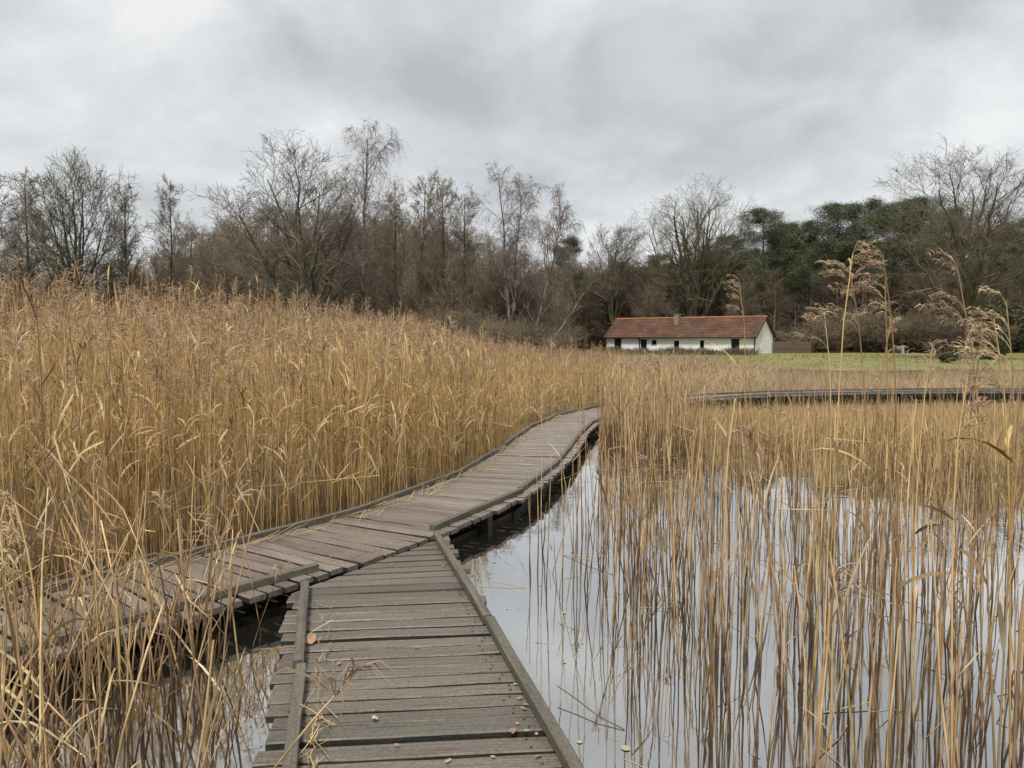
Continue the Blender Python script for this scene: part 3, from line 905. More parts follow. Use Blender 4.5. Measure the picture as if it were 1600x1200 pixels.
def alder(seed, H, rad, r=0.16, n1=60, lean=(0, 0), mats=None, name="alder", dens=1.0, t0=0.18):
    g = np.random.default_rng(seed)
    L0 = trunk_line(g, H * 0.97, r, 14, lean=lean, wob=0.035, tip=0.12)
    L1 = grow(g, *L0, n1, t0, 0.99, 0.92, 0.2, lambda t_: (0.27 - 0.19 * t_), 6, 0.10, 0.35, 0.40, rmin=0.016, tip=0.3)
    L2 = grow(g, *L1, 7, 0.15, 1.0, 0.7, 0.25, lambda t_: 0.52 - 0.2 * t_, 4, 0.15, 0.22, 0.6, rmin=0.010)
    L3 = grow(g, *L2, int(6 * dens), 0.15, 1.0, 0.75, 0.3, lambda t_: np.full_like(t_, 0.55), 3, 0.2, 0.15, 0.7, rmin=0.0085)
    L4 = grow(g, *L3, int(2 * dens), 0.3, 1.0, 0.8, 0.3, lambda t_: np.full_like(t_, 0.65), 2, 0.1, 0.05, 0.8, rmin=0.0095)
    lv = fit([L0, L1, L2, L3, L4], H, rad)
    return tree_meshes(name, lv, 1, (8, 4, 3, 3, 3), mats or (M["alder_bark"], M["brown_twig"]))


def birch(seed, H, rad, r=0.15, lean=(0, 0), stems=1, spread=0.0, name="birch"):
    g = np.random.default_rng(seed)
    L0 = trunk_line(g, H * 0.93, r, 13, lean=lean, wob=0.06, tip=0.14, stems=stems, spread=spread)
    L1 = grow(g, *L0, 26 if stems == 1 else 16, 0.22, 0.98, 0.66, 0.15, lambda t_: (0.42 - 0.26 * t_), 8, 0.09, 0.30, 0.5, rmin=0.022, tip=0.2)
    L2 = grow(g, *L1, 9, 0.2, 1.0, 0.65, 0.2, lambda t_: 0.45 - 0.15 * t_, 6, 0.12, 0.1, 0.5, droop=0.22, rmin=0.011)
    L3 = grow(g, *L2, 7, 0.15, 1.0, 0.65, 0.25, lambda t_: np.full_like(t_, 0.60), 4, 0.12, 0.0, 0.6, droop=0.5, rmin=0.008)
    L4 = grow(g, *L3, 2, 0.3, 1.0, 0.5, 0.25, lambda t_: np.full_like(t_, 0.55), 3, 0.1, 0.0, 0.8, droop=0.8, rmin=0.008)
    lv = fit([L0, L1, L2, L3, L4], H, rad)
    return tree_meshes(name, lv, 1, (8, 4, 3, 3, 3), (M["birch_bark"], M["birch_twig"]))


def pine(seed, H, rad, r=0.2, name="pine", low=0.45):
    g = np.random.default_rng(seed)
    L0 = trunk_line(g, H * 0.96, r, 12, wob=0.03, tip=0.2)
    L1 = grow(g, *L0, 30, low, 0.99, 1.15, 0.2, lambda t_: 0.34 * np.sqrt(np.clip(1.02 - (t_ - low) / (1 - low), 0.05, 1)), 7, 0.12, 0.55, 0.42, rmin=0.02, tip=0.25)
    L2 = grow(g, *L1, 7, 0.3, 1.0, 0.75, 0.25, lambda t_: 0.42 - 0.12 * t_, 5, 0.14, 0.35, 0.55, rmin=0.012)
    lv = fit([L0, L1, L2], H, rad)
    tr = tree_meshes(name, lv, 2, (8, 5, 3), (M["pine_bark"], M["pine_bark"]))[0]
    ends = np.concatenate([lv[2][0][:, 2:].reshape(-1, 3), lv[1][0][:, -2:].reshape(-1, 3)])
    nn = 56
    C = np.repeat(ends, nn, 0)
    n = len(C)
    var = np.repeat(g.random(len(ends)), nn)
    d = unit(g.normal(size=(n, 3)) * np.array([1, 1, 0.55]) + np.array([0, 0, 0.35]))
    a = C + d * g.uniform(0.05, 0.25, (n, 1)) + g.normal(0, 0.42, (n, 3)) * np.array([1, 1, 0.26])
    ln = g.uniform(0.10, 0.24, (n, 1))
    sv = unit(np.cross(d, g.normal(size=(n, 3)))) * g.uniform(0.016, 0.034, (n, 1))
    V = np.stack([a - sv, a + sv, a + d * ln], 1).reshape(-1, 3)
    T = np.arange(3 * n).reshape(-1, 3)
    v2, q2 = tubes(lv[2][0], lv[2][1], 3)
    cr_ = make_mesh(name + "_crown", np.concatenate([V, v2]), q2 + len(V), T, [M["needle"], M["pine_bark"]], qm=np.ones(len(q2)), tm=np.zeros(n), var=np.concatenate([np.repeat(var, 3) * 0.999, np.zeros(len(v2))]), smooth=False)
    return [tr, cr_]


def bush(seed, H, rad, n0=26, mats=None, name="shrub", leafy=0):
    g = np.random.default_rng(seed)
    K = 6
    a = g.uniform(0, 6.28, n0); sp_ = g.uniform(0.1, 1.0, n0)
    z = np.linspace(0, 1, K)
    P = np.zeros((n0, K, 3))
    P[:, :, 0] = np.cos(a)[:, None] * sp_[:, None] * (0.15 + 0.85 * z ** 0.9)[None] + np.cumsum(g.normal(0, 0.04, (n0, K)), 1)
    P[:, :, 1] = np.sin(a)[:, None] * sp_[:, None] * (0.15 + 0.85 * z ** 0.9)[None] + np.cumsum(g.normal(0, 0.04, (n0, K)), 1)
    P[:, :, 2] = z[None] * (1.25 - 0.6 * sp_)[:, None] * g.uniform(0.7, 1.0, n0)[:, None]
    P *= np.array([rad, rad, H])
    L0 = (P, np.full((n0, 1), 0.03) * np.linspace(1, 0.4, K)[None])
    L1 = grow(g, *L0, 9, 0.12, 1.0, 0.6, 0.25, lambda t_: np.full_like(t_, 0.4), 5, 0.16, 0.3, 0.6, rmin=0.012)
    L2 = grow(g, *L1, 7, 0.1, 1.0, 0.7, 0.3, lambda t_: np.full_like(t_, 0.5), 3, 0.2, 0.2, 0.7, rmin=0.009)
    L3 = grow(g, *L2, 3, 0.1, 1.0, 0.7, 0.3, lambda t_: np.full_like(t_, 0.6), 2, 0.2, 0.1, 0.8, rmin=0.008)
    lv = fit([L0, L1, L2, L3], H, rad)
    ms = tree_meshes(name, lv, 1, (4, 3, 3, 3), mats or (M["shrub"], M["shrub"]))
    if leafy:
        pts = lv[3][0][:, 1]
        C = np.repeat(pts, leafy, 0) + g.normal(0, 0.12, (len(pts) * leafy, 3))
        n = len(C)
        d = unit(g.normal(size=(n, 3))); s_ = unit(np.cross(d, g.normal(size=(n, 3))))
        V = np.stack([C - s_ * 0.05, C + s_ * 0.05, C + d * 0.16], 1).reshape(-1, 3)
        ms.append(make_mesh(name + "_leaves", V, None, np.arange(3 * n).reshape(-1, 3), [M["ivy"]], var=np.repeat(g.random(n), 3), smooth=False))
    return ms


def plant(name, label, cat, meshes, px, D, rz=0.0, scale=1.0, group=None, z=0.08, names=("trunk", "crown", "foliage"), sxy=None):
    o = thing(name, label, cat, ((px - 800) / 1202 * D, D, z), rz, group)
    o.scale = (sxy or scale, sxy or scale, scale)
    for nm, me in zip(names, meshes):
        link(nm, me, o)
    return o


def hgt(ytop, D):
    return CAM_Z + (527 - ytop) * D / 1202 - 0.08


# the single trees that can be told apart
plant("oak_tree", "wide bare oak with low forking stems in front of the drooping birch", "tree", oak(21, hgt(214, 50), 6.0, trunk=0.36, fork=0.25, r=0.40, n1=12, el=(0.02, 1.4), zc=0.5, lowext=0.9, gn=0.12), 478, 50, 0.4)
plant("birch_tree", "tallest birch with fine drooping twigs behind the wide bare oak", "tree", birch(31, hgt(192, 60), 3.6, r=0.2), 566, 60, 1.0)
plant("oak_tree", "bare spreading oak rising above the far left of the reed bed", "tree", oak(22, hgt(246, 52), 3.9, trunk=0.18, r=0.3, n1=11, el=(0.1, 1.4), zc=0.5, mats=(M["bark"], M["moss_twig"])), 128, 52, 1.2)
aldA = alder(41, 12.6, 2.1, n1=52); aldB = alder(42, 12.2, 1.9); aldC = alder(43, 13.0, 1.9, lean=(0.8, 0.2)); aldD = alder(44, 12.0, 2.3, n1=48)
plant("alder_tree", "bare alder cut off by the left edge of the photo", "tree", aldD, -2, 54, 0.3, hgt(268, 54) / 12.0)
plant("alder_tree", "bare alder between the left edge and the far-left spreading oak", "tree", aldA, 52, 56, 2.3, hgt(268, 56) / 12.6)
plant("alder_tree", "bare dark alder just right of the far-left spreading oak", "tree", aldB, 203, 55, 0.9, hgt(292, 55) / 12.2)
plant("alder_tree", "slim bare alder standing alone against the sky left of the thicket", "tree", aldA, 270, 57, 4.0, hgt(278, 57) / 12.6, sxy=0.85)
plant("alder_tree", "tallest of the dark straight alders between wide oak and pale birches", "tree", aldC, 652, 55, 0.2, hgt(272, 55) / 13.0)
plant("alder_tree", "dark alder close to the right of the tallest alder", "tree", aldB, 692, 54, 2.5, hgt(281, 54) / 12.2)
plant("alder_tree", "shorter dark alder next to the two pale birches", "tree", aldD, 726, 56, 1.5, hgt(300, 56) / 12.0, sxy=0.9)
plant("alder_tree", "short brown alder directly right of the tall drooping birch", "tree", aldA, 618, 58, 5.2, hgt(290, 58) / 12.6, sxy=0.9)
bA = birch(32, hgt(258, 58), 3.1, r=0.15, stems=2, spread=1.0)
plant("birch_tree", "pale two-stemmed birch in the middle, taller of the middle pair", "tree", bA, 798, 58, 0.0)
plant("birch_tree", "pale birch leaning towards the house, shorter of the middle pair", "tree", birch(33, hgt(292, 58), 3.6, r=0.13, lean=(3.2, 0.5)), 828, 58, 0.0)
plant("oak_tree", "small bare oak left of the big oak behind the farmhouse", "tree", oak(24, hgt(338, 98), 4.6, trunk=0.3, r=0.3, n1=10, zc=0.6), 958, 98, 0.0)
plant("oak_tree", "big round-crowned mossy oak rising behind the white farmhouse", "tree", oak(25, hgt(282, 98), 8.4, trunk=0.2, r=0.75, n1=16, el=(-0.05, 1.45), zc=0.54, fork=0.4, gn=0.09, mats=(M["bark"], M["moss_twig"])), 1085, 98, 0.7)
plant("oak_tree", "large bare oak with far-reaching limbs at the right edge", "tree", oak(26, hgt(238, 60), 7.2, trunk=0.34, r=0.42, n1=13, el=(-0.05, 1.4), zc=0.6, gn=0.11), 1512, 60, 2.0)
pA = pine(51, 16.0, 3.6); pB = pine(52, 16.0, 3.2, low=0.5); pC = pine(53, 16.0, 4.0, low=0.38)
PINES = [(888, 374, 97, pB, 0.75, "lone dark pine left of the big oak behind the farmhouse"), (1030, 400, 104, pC, 1.0, "low pine showing between the small oak and the big oak"),
         (1135, 372, 105, pC, 1.0, "pine showing through the right side of the big oak's crown"), (1190, 330, 100, pA, 0.95, "first pine to the right of the big oak behind the house"),
         (1225, 352, 104, pB, 1.0, "second pine to the right of the big oak, lower than the first"), (1262, 350, 99, pC, 0.9, "pine above the gable end of the farmhouse"),
         (1305, 322, 97, pA, 1.0, "tall pine right of the farmhouse, left of the tallest clump"), (1345, 318, 95, pC, 1.05, "broad tall pine at the middle of the dark pine row"),
         (1392, 322, 99, pB, 1.1, "tall pine behind the left tall reed plumes"), (1432, 312, 92, pA, 1.05, "tall pine showing left of the large right-edge oak"),
         (1478, 330, 90, pC, 1.0, "pine showing through the large right-edge oak"), (1568, 352, 94, pB, 1.0, "pine right of the large right-edge oak's trunk"), (1605, 345, 92, pC, 1.0, "pine cut off by the right edge of the photo")]
for i, (px_, yt, D, ms, wd, lb) in enumerate(PINES):
    sc_ = hgt(yt, D) / 16.0
    plant("pine_tree", lb, "tree", ms, px_, D, i * 1.9, sc_, "pines behind the farmhouse and lawn", sxy=sc_ * wd)

# leaning bare trunk between the birches and the house
g_ = np.random.default_rng(77)
L0 = trunk_line(g_, 5.6, 0.11, 9, lean=(3.3, 0.4), wob=0.05, tip=0.3)
L1 = grow(g_, *L0, 9, 0.45, 1.0, 0.6, 0.2, lambda t_: np.full_like(t_, 0.22), 5, 0.12, 0.3, 0.5, rmin=0.018)
L2 = grow(g_, *L1, 6, 0.3, 1.0, 0.6, 0.2, lambda t_: np.full_like(t_, 0.45), 3, 0.15, 0.2, 0.6, rmin=0.009)
plant("leaning_tree", "thin bare leaning tree between the pale birches and the farmhouse", "tree", tree_meshes("leaning", [L0, L1, L2], 1, (7, 4, 3), (M["birch_bark"], M["birch_twig"])), 842, 56)

# shrubs at the foot of the wood
bshA, bshB = bush(61, 2.6, 2.2), bush(62, 2.2, 2.4, n0=30)
bshC = bush(63, 2.4, 2.2, leafy=3, n0=22)
BUSH = [(1478, 63, 0.95, bush(64, 2.6, 1.9, mats=(M["birch_twig"], M["birch_twig"])), "greyish twiggy shrub at the back of the lawn under the right oak"),
        (1548, 60, 0.75, bshC, "dark round evergreen shrub near the right edge of the lawn"), (1480, 52, 0.30, bshC, "small dark shrub standing on the front of the lawn")]
for i, (px_, D, sc_, ms, lb) in enumerate(BUSH):
    plant("shrub", lb, "shrub", ms, px_, D, i * 1.3, sc_, names=("stem", "crown", "foliage"))

# low brown hedge in front of the house
hb = np.random.default_rng(66)
hd0, hd1 = np.array([(940 - 800) / 1202 * 76, 76.0]), np.array([(1182 - 800) / 1202 * 73, 73.0])
n = 1500
tt = hb.random(n)
base = hd0[None] + (hd1 - hd0)[None] * tt[:, None] + hb.normal(0, 0.28, (n, 2))
P = np.zeros((n, 4, 3)); P[:, 0, :2] = base; P[:, 0, 2] = 0.0
dd = unit(np.concatenate([hb.normal(0, 0.28, (n, 2)), np.ones((n, 1))], 1))
hh = (0.58 + 0.18 * np.sin(tt * 23) * np.sin(tt * 9 + 1)) * hb.uniform(0.6, 1.15, n)
for k in range(1, 4):
    dd = unit(dd + hb.normal(0, 0.2, (n, 3))); P[:, k] = P[:, k - 1] + dd * (hh / 3)[:, None]
L0 = (P, np.full((n, 4), 0.013) * np.linspace(1, 0.5, 4))
L1 = grow(hb, *L0, 6, 0.2, 1, 0.7, 0.3, lambda t_: np.full_like(t_, 0.4), 2, 0.2, 0.2, 0.8, rmin=0.009)
hm = tree_meshes("hedge", [L0, L1], 1, (3, 3), (M["shrub"], M["moss_twig"]))
hedge = thing("hedge", "low scrubby brown hedge along the front of the white farmhouse", "hedge", (0, 0, 0.1))
link("stem", hm[0], hedge); link("foliage", hm[1], hedge)

# the wood behind, which reads as one mass: instanced bare trees and underwood
src = bpy.data.collections.new("wood_sources")
wsrc = []
for i, fn in enumerate((lambda: alder(71, 12.0, 3.2, n1=46, dens=0.9, name="wood", mats=(M["brown_twig"], M["brown_twig"]), t0=0.08),
                        lambda: oak(72, 12.0, 3.4, trunk=0.2, r=0.2, n1=10, el=(0.3, 1.45), zc=0.5, dens=1.0, name="wood", mats=(M["twig"], M["brown_twig"])),
                        lambda: alder(73, 12.0, 2.6, n1=40, name="wood", mats=(M["alder_bark"], M["twig"]), t0=0.1),
                        None, None, None, None)):
    ms = fn() if fn else {3: bshA, 4: bshB, 5: bshC, 6: pC}[i]
    vs_, qs_, ts_, mi, ti, vr, n0, mats_ = [], [], [], [], [], [], 0, []
    for me in ms:
        v = np.empty(len(me.vertices) * 3, np.float32); me.vertices.foreach_get("co", v); v = v.reshape(-1, 3)
        li = np.empty(len(me.loops), np.int32); me.loops.foreach_get("vertex_index", li)
        lt = np.empty(len(me.polygons), np.int32); me.polygons.foreach_get("loop_total", lt)
        ls = np.empty(len(me.polygons), np.int32); me.polygons.foreach_get("loop_start", ls)
        pm = np.empty(len(me.polygons), np.int32); me.polygons.foreach_get("material_index", pm)
        q = ls[lt == 4][:, None] + np.arange(4); t3 = ls[lt == 3][:, None] + np.arange(3)
        qs_.append(li[q].reshape(-1, 4) + n0); ts_.append(li[t3].reshape(-1, 3) + n0)
        mi.append(pm[lt == 4] + len(mats_)); ti.append(pm[lt == 3] + len(mats_))
        vs_.append(v); n0 += len(v); mats_ += list(me.materials)
    me = make_mesh("wood_source", np.concatenate(vs_), np.concatenate(qs_), np.concatenate(ts_), mats_, np.concatenate(mi), np.concatenate(ti), var=np.full(n0, 0.0))
    so = bpy.data.objects.new("wood_source_%d" % i, me)
    src.objects.link(so)


def scatter(name, pts, rotz, scl, idx, label, kind="stuff"):
    me = bpy.data.meshes.new(name)
    me.from_pydata([tuple(p) for p in pts], [], [])
    for nm, arr in (("rotz", rotz), ("scl", scl)):
        a = me.attributes.new(nm, "FLOAT", "POINT"); a.data.foreach_set("value", np.asarray(arr, np.float32))
    a = me.attributes.new("idx", "INT", "POINT"); a.data.foreach_set("value", np.asarray(idx, np.int32))
    o = tag(link(name, me), label, None, None, kind)
    ng = bpy.data.node_groups.new(name, "GeometryNodeTree")
    ng.interface.new_socket("Geometry", in_out="INPUT", socket_type="NodeSocketGeometry")
    ng.interface.new_socket("Geometry", in_out="OUTPUT", socket_type="NodeSocketGeometry")
    gi_, go = nd(ng, "NodeGroupInput"), nd(ng, "NodeGroupOutput")
    ci = nd(ng, "GeometryNodeCollectionInfo"); ci.inputs["Collection"].default_value = src
    ci.inputs["Separate Children"].default_value = True; ci.inputs["Reset Children"].default_value = True
    ip = nd(ng, "GeometryNodeInstanceOnPoints"); ip.inputs["Pick Instance"].default_value = True
    ar = nd(ng, "GeometryNodeInputNamedAttribute", data_type="FLOAT"); ar.inputs[0].default_value = "rotz"
    as_ = nd(ng, "GeometryNodeInputNamedAttribute", data_type="FLOAT"); as_.inputs[0].default_value = "scl"
    ai = nd(ng, "GeometryNodeInputNamedAttribute", data_type="INT"); ai.inputs[0].default_value = "idx"
    cx_ = nd(ng, "ShaderNodeCombineXYZ")
    K = ng.links
    K.new(ar.outputs[0], cx_.inputs[2])
    K.new(gi_.outputs[0], ip.inputs["Points"]); K.new(ci.outputs[0], ip.inputs["Instance"])
    K.new(ai.outputs[0], ip.inputs["Instance Index"]); K.new(cx_.outputs[0], ip.inputs["Rotation"]); K.new(as_.outputs[0], ip.inputs["Scale"])
    K.new(ip.outputs[0], go.inputs[0])
    md = o.modifiers.new("scatter", "NODES"); md.node_group = ng
    return o


rw = np.random.default_rng(81)
pts, rot, scl, idx = [], [], [], []


def top_px(px_):
    return np.interp(px_, [-200, 0, 100, 230, 300, 360, 460, 600, 660, 740, 800, 880, 950, 1040, 1100, 1200, 1300, 1420, 1500, 1600, 1800], [385, 390, 395, 400, 350, 318, 318, 312, 335, 350, 370, 400, 395, 405, 400, 405, 400, 395, 405, 405, 395])


for row, D0 in enumerate((63, 68, 74, 82, 92, 104)):
    px_ = -230.0
    while px_ < 1830:
        D = D0 + rw.uniform(-2.5, 2.5)
        right = px_ > 880
        if not (right and D < 94):
            yt = top_px(px_) + abs(rw.normal(0, 20)) + (14 if row < 2 else 0)
            x = (px_ - 800) / 1202 * D
            k = rw.choice(3, p=[0.45, 0.3, 0.25])
            pts.append((x, D, 0.05)); rot.append(rw.uniform(0, 6.28)); scl.append(hgt(yt, D) / 12.0); idx.append(k)
        px_ += rw.uniform(0.75, 1.35) * 3.0 * 1202 / D
for px_ in np.arange(900, 1860, 34):
    D = rw.uniform(106, 122)
    pts.append(((px_ - 800) / 1202 * D, D, 0.05)); rot.append(rw.uniform(0, 6.28)); scl.append(hgt(np.interp(px_, [900, 1150, 1300, 1600], [420, 385, 365, 375]) + rw.uniform(0, 20), D) / 16.0); idx.append(6)
for D0 in (101, 108, 116, 124):
    px_ = 840.0
    while px_ < 1830:
        D = D0 + rw.uniform(-3, 3)
        pts.append(((px_ - 800) / 1202 * D, D, 0.05)); rot.append(rw.uniform(0, 6.28)); scl.append(hgt(rw.uniform(400, 440), D) / 12.0); idx.append(rw.integers(3))
        px_ += rw.uniform(0.7, 1.3) * 2.4 * 1202 / D
scatter("wood", pts, rot, scl, idx, "bare brown wood of many crowded trees behind the reeds and the house")
pts, rot, scl, idx = [], [], [], []
for D0 in (47, 50, 54, 58, 63, 70, 88, 95, 104, 116, 130):
    px_ = -260.0
    while px_ < 1860:
        D = D0 + rw.uniform(-2, 2)
        x = (px_ - 800) / 1202 * D
        lawn_ = px_ > 850 and D < 98
        if px_ > 1270 and D > 85:
            lawn_ = False
        if not lawn_:
            big = D0 >= 70
            pts.append((x, D, 0.05)); rot.append(rw.uniform(0, 6.28)); scl.append(rw.uniform(0.7, 1.25) * (1.9 if big else 1.25)); idx.append(rw.choice([3, 4, 5], p=[0.48, 0.46, 0.06]))
        px_ += rw.uniform(0.6, 1.3) * (3.6 if D0 >= 70 else 2.6) * 1202 / D
scatter("underwood", pts, rot, scl, idx, "tangled brown underwood at the foot of the trees")

# ------------------------------------------------------------------ reeds


gx, gy = np.linspace(-36, 9, 151), np.linspace(-2, 44, 155)
X, Y = np.meshgrid(gx, gy)
dW = walk_dist(X.ravel(), Y.ravel()).reshape(X.shape)
Zm = 0.03 + 0.02 * np.sin(X * 3.1 + np.sin(Y * 2.2)) * np.sin(Y * 2.7) - 0.14 * (1 - smooth01((dW - 0.75) / 0.5))
gi = np.arange(154)[:, None] * 151 + np.arange(150)[None]
keep = ((dW[:-1, :-1] > 0.5) & (X[:-1, :-1] < 0.16 * Y[:-1, :-1] + 1.0)).ravel()
tag(link("mud", make_mesh("mud", np.stack([X, Y, Zm], -1).reshape(-1, 3), np.stack([gi, gi + 1, gi + 152, gi + 151], -1).reshape(-1, 4)[keep], mats=[M["soil"]])), "dark mud and litter that the tall reed bed stands in", kind="structure")


def curve_stem(g, H, K, bend, r0, r1, brk=None):
    z = np.linspace(0, 1, K)
    a = g.uniform(0, 6.28)
    P = np.zeros((1, K, 3))
    P[0, :, 0] = math.cos(a) * bend * z ** 2; P[0, :, 1] = math.sin(a) * bend * z ** 2
    P[0, :, :2] += np.cumsum(g.normal(0, 0.006, (K, 2)), 0)
    P[0, 0, :2] = 0
    P[0, :, 2] = z * H
    if brk:                                                  # the top folded over at a break
        kb = K - 2
        b_ = g.uniform(0, 6.28); el = g.uniform(-1.2, 0.5)
        ln = g.uniform(0.12, 0.5) * H * 0.6
        P[0, kb + 1] = P[0, kb] + ln * np.array([math.cos(b_) * math.cos(el), math.sin(b_) * math.cos(el), math.sin(el)])
    return P, np.linspace(r0, r1, K)[None]


def leaf_ribbon(g, at_, L_, W_, az, el0, droop, K=6, twist=1.0):
    p = np.array(at_, float)
    el = el0
    P = [p.copy()]
    for k in range(1, K):
        p = p + L_ / (K - 1) * np.array([math.cos(az) * math.cos(el), math.sin(az) * math.cos(el), math.sin(el)])
        P.append(p.copy())
        el = el - droop / (K - 1) * (0.5 + 1.2 * k / K)
        az += g.normal(0, 0.12)
    P = np.array(P)[None]
    sh = np.array([0.45, 0.95, 1.0, 0.8, 0.45, 0.04]) if K == 6 else np.interp(np.linspace(0, 1, K), [0, 0.2, 0.45, 0.75, 1], [0.5, 1, 1, 0.6, 0.04])
    tw = g.uniform(-1, 1) * twist + np.cumsum(g.normal(0, 0.25, K)) * twist
    t_ = unit(np.gradient(P[0], axis=0))
    s_ = unit(np.cross(t_, np.array([0.0, 0, 1]) + 1e-3))
    u_ = np.cross(s_, t_)
    side = s_ * np.cos(tw)[:, None] + u_ * np.sin(tw)[:, None]
    return ribbons(P, (W_ / 2 * sh)[None], side[None])


def plume_strands(g, base_, top_, n, ln, az, w=0.0035, K=4, spread=0.8, droop=1.6):
    """feathery drooping panicle along base->top, most strands falling to one side"""
    t_ = np.sort(g.random(n))
    P = np.zeros((n, K, 3))
    P[:, 0] = base_ + (top_ - base_) * t_[:, None]
    a = az + g.normal(0, spread, n)
    el = 0.95 + 0.35 * t_ + g.normal(0, 0.15, n)
    l_ = ln * (1.1 - 0.55 * t_) * g.uniform(0.6, 1.2, n)
    for k in range(1, K):
        d = np.stack([np.cos(a) * np.cos(el), np.sin(a) * np.cos(el), np.sin(el)], 1)
        P[:, k] = P[:, k - 1] + d * (l_ / (K - 1))[:, None]
        el = el - droop * g.uniform(0.6, 1.2, n) / (K - 1) * (1.0 + 0.4 * k)
    side = unit(g.normal(size=(n, 3)))
    W_ = w * np.interp(np.linspace(0, 1, K), [0, 0.4, 0.8, 1], [0.35, 1.0, 1.0, 0.25])[None] * g.uniform(0.7, 1.3, (n, 1))
    return ribbons(P, W_, side)


def reed_proto(g, kind):
    """parts of one reed: list of (name, V, Q)"""
    parts = []
    if kind == "bed":
        H = 2.2 * g.uniform(0.86, 1.12)
        P, R = curve_stem(g, H, 5, g.uniform(0.0, 0.22), 0.0046, 0.0022)
        nl, wl_, pl = g.integers(1, 5), (0.011, 0.022), g.random() < 0.28
        lr = (0.25, 0.97)
    elif kind == "bedtop":
        H = 2.2 * g.uniform(0.86, 1.16)
        P, R = curve_stem(g, H, 4, g.uniform(0.0, 0.24), 0.0046, 0.0024)
        P[0, 0] = P[0, 1] * 0.6
        nl, wl_, pl = g.integers(0, 3), (0.012, 0.022), g.random() < 0.8
        lr = (0.5, 0.97)
    elif kind == "pond":
        H = g.uniform(0.75, 1.65) if g.random() < 0.76 else g.uniform(0.22, 0.7)
        brk = g.random() < 0.16
        P, R = curve_stem(g, H, 7, g.uniform(0.0, 0.13), g.uniform(0.0036, 0.0072), 0.0028, brk)
        nl, wl_, pl = (g.integers(1, 3) if g.random() < 0.28 else 0), (0.010, 0.018), (g.random() < 0.05 and not brk)
        lr = (0.3, 0.95)
    elif kind == "front":
        H = g.uniform(0.7, 1.5)
        brk = g.random() < 0.3
        P, R = curve_stem(g, H, 7, g.uniform(0.02, 0.3), g.uniform(0.0034, 0.0062), 0.0026, brk)
        nl, wl_, pl = g.integers(0, 3), (0.006, 0.012), (g.random() < 0.08 and not brk)
        lr = (0.3, 0.95)
    P[0, 0, 2] -= 0.0
    S = 5 if kind in ("pond", "front") else 3
    parts.append(("stem", *tubes(P, R, S)))
    K = P.shape[1]
    zt = np.linspace(0, 1, K)
    for _ in range(nl):
        t_ = g.uniform(*lr)
        at_ = np.array([np.interp(t_, zt, P[0, :, c]) for c in range(3)])
        L_ = g.uniform(0.16, 0.40)
        up_ = g.random()
        parts.append(("leaf", *leaf_ribbon(g, at_, L_, g.uniform(*wl_), g.uniform(0, 6.28), g.uniform(0.85, 1.4) if up_ < 0.78 else g.uniform(-1.3, 0.2), 2.4 * g.random() ** 2 if up_ < 0.78 else 0.4, K={"front": 6, "pond": 6, "bed": 5, "bedtop": 4}[kind])))
    if pl:
        b_ = np.array([np.interp(0.90, zt, P[0, :, c]) for c in range(3)])
        parts.append(("plume", *plume_strands(g, b_, P[0, -1], 20 if kind != "bedtop" else 13, g.uniform(0.13, 0.22), g.uniform(0, 6.28), w=0.0034 if kind != "bedtop" else 0.0044, K=4 if kind != "bedtop" else 3)))
    return parts


MATI = {"stem": 0, "leaf": 1, "plume": 2}


def merge_proto(parts):
    V, Q, mi, n0 = [], [], [], 0
    for nm, v, q in parts:
        V.append(v); Q.append(q + n0); mi.append(np.full(len(q), MATI[nm])); n0 += len(v)
    return np.concatenate(V), np.concatenate(Q), np.concatenate(mi)


def reed_mass(name, protos, xyz, scale, lean, rng, mats, label, leaf_var=0.35):
    """thousands of reeds as one mesh of real geometry"""
    pm = [merge_proto(p) for p in protos]
    which = rng.integers(0, len(pm), len(xyz))
    VV, QQ, MI, VR, n0 = [], [], [], [], 0
    for k, (V, Q, mi) in enumerate(pm):
        s_ = np.where(which == k)[0]
        n = len(s_)
        if not n:
            continue
        a = rng.uniform(0, 6.28, n)
        c, s2 = np.cos(a), np.sin(a)
        v = V[None] * scale[s_][:, None, None]
        x = v[..., 0] * c[:, None] - v[..., 1] * s2[:, None] + lean[s_, 0][:, None] * v[..., 2]
        y = v[..., 0] * s2[:, None] + v[..., 1] * c[:, None] + lean[s_, 1][:, None] * v[..., 2]
        W_ = np.stack([x + xyz[s_, 0][:, None], y + xyz[s_, 1][:, None], v[..., 2] + xyz[s_, 2][:, None]], -1)
        VV.append(W_.reshape(-1, 3))
        QQ.append((Q[None] + (n0 + np.arange(n) * len(V))[:, None, None]).reshape(-1, 4))
        MI.append(np.tile(mi, n)); VR.append(np.repeat(rng.random(n), len(V)))
        n0 += n * len(V)
    me = make_mesh(name, np.concatenate(VV), np.concatenate(QQ), mats=mats, qm=np.concatenate(MI), var=np.concatenate(VR))
    return tag(link(name, me), label, None, None, "stuff")


rr_ = np.random.default_rng(101)
BED_MATS = [M["stem"], M["leaf"], M["plume"]]


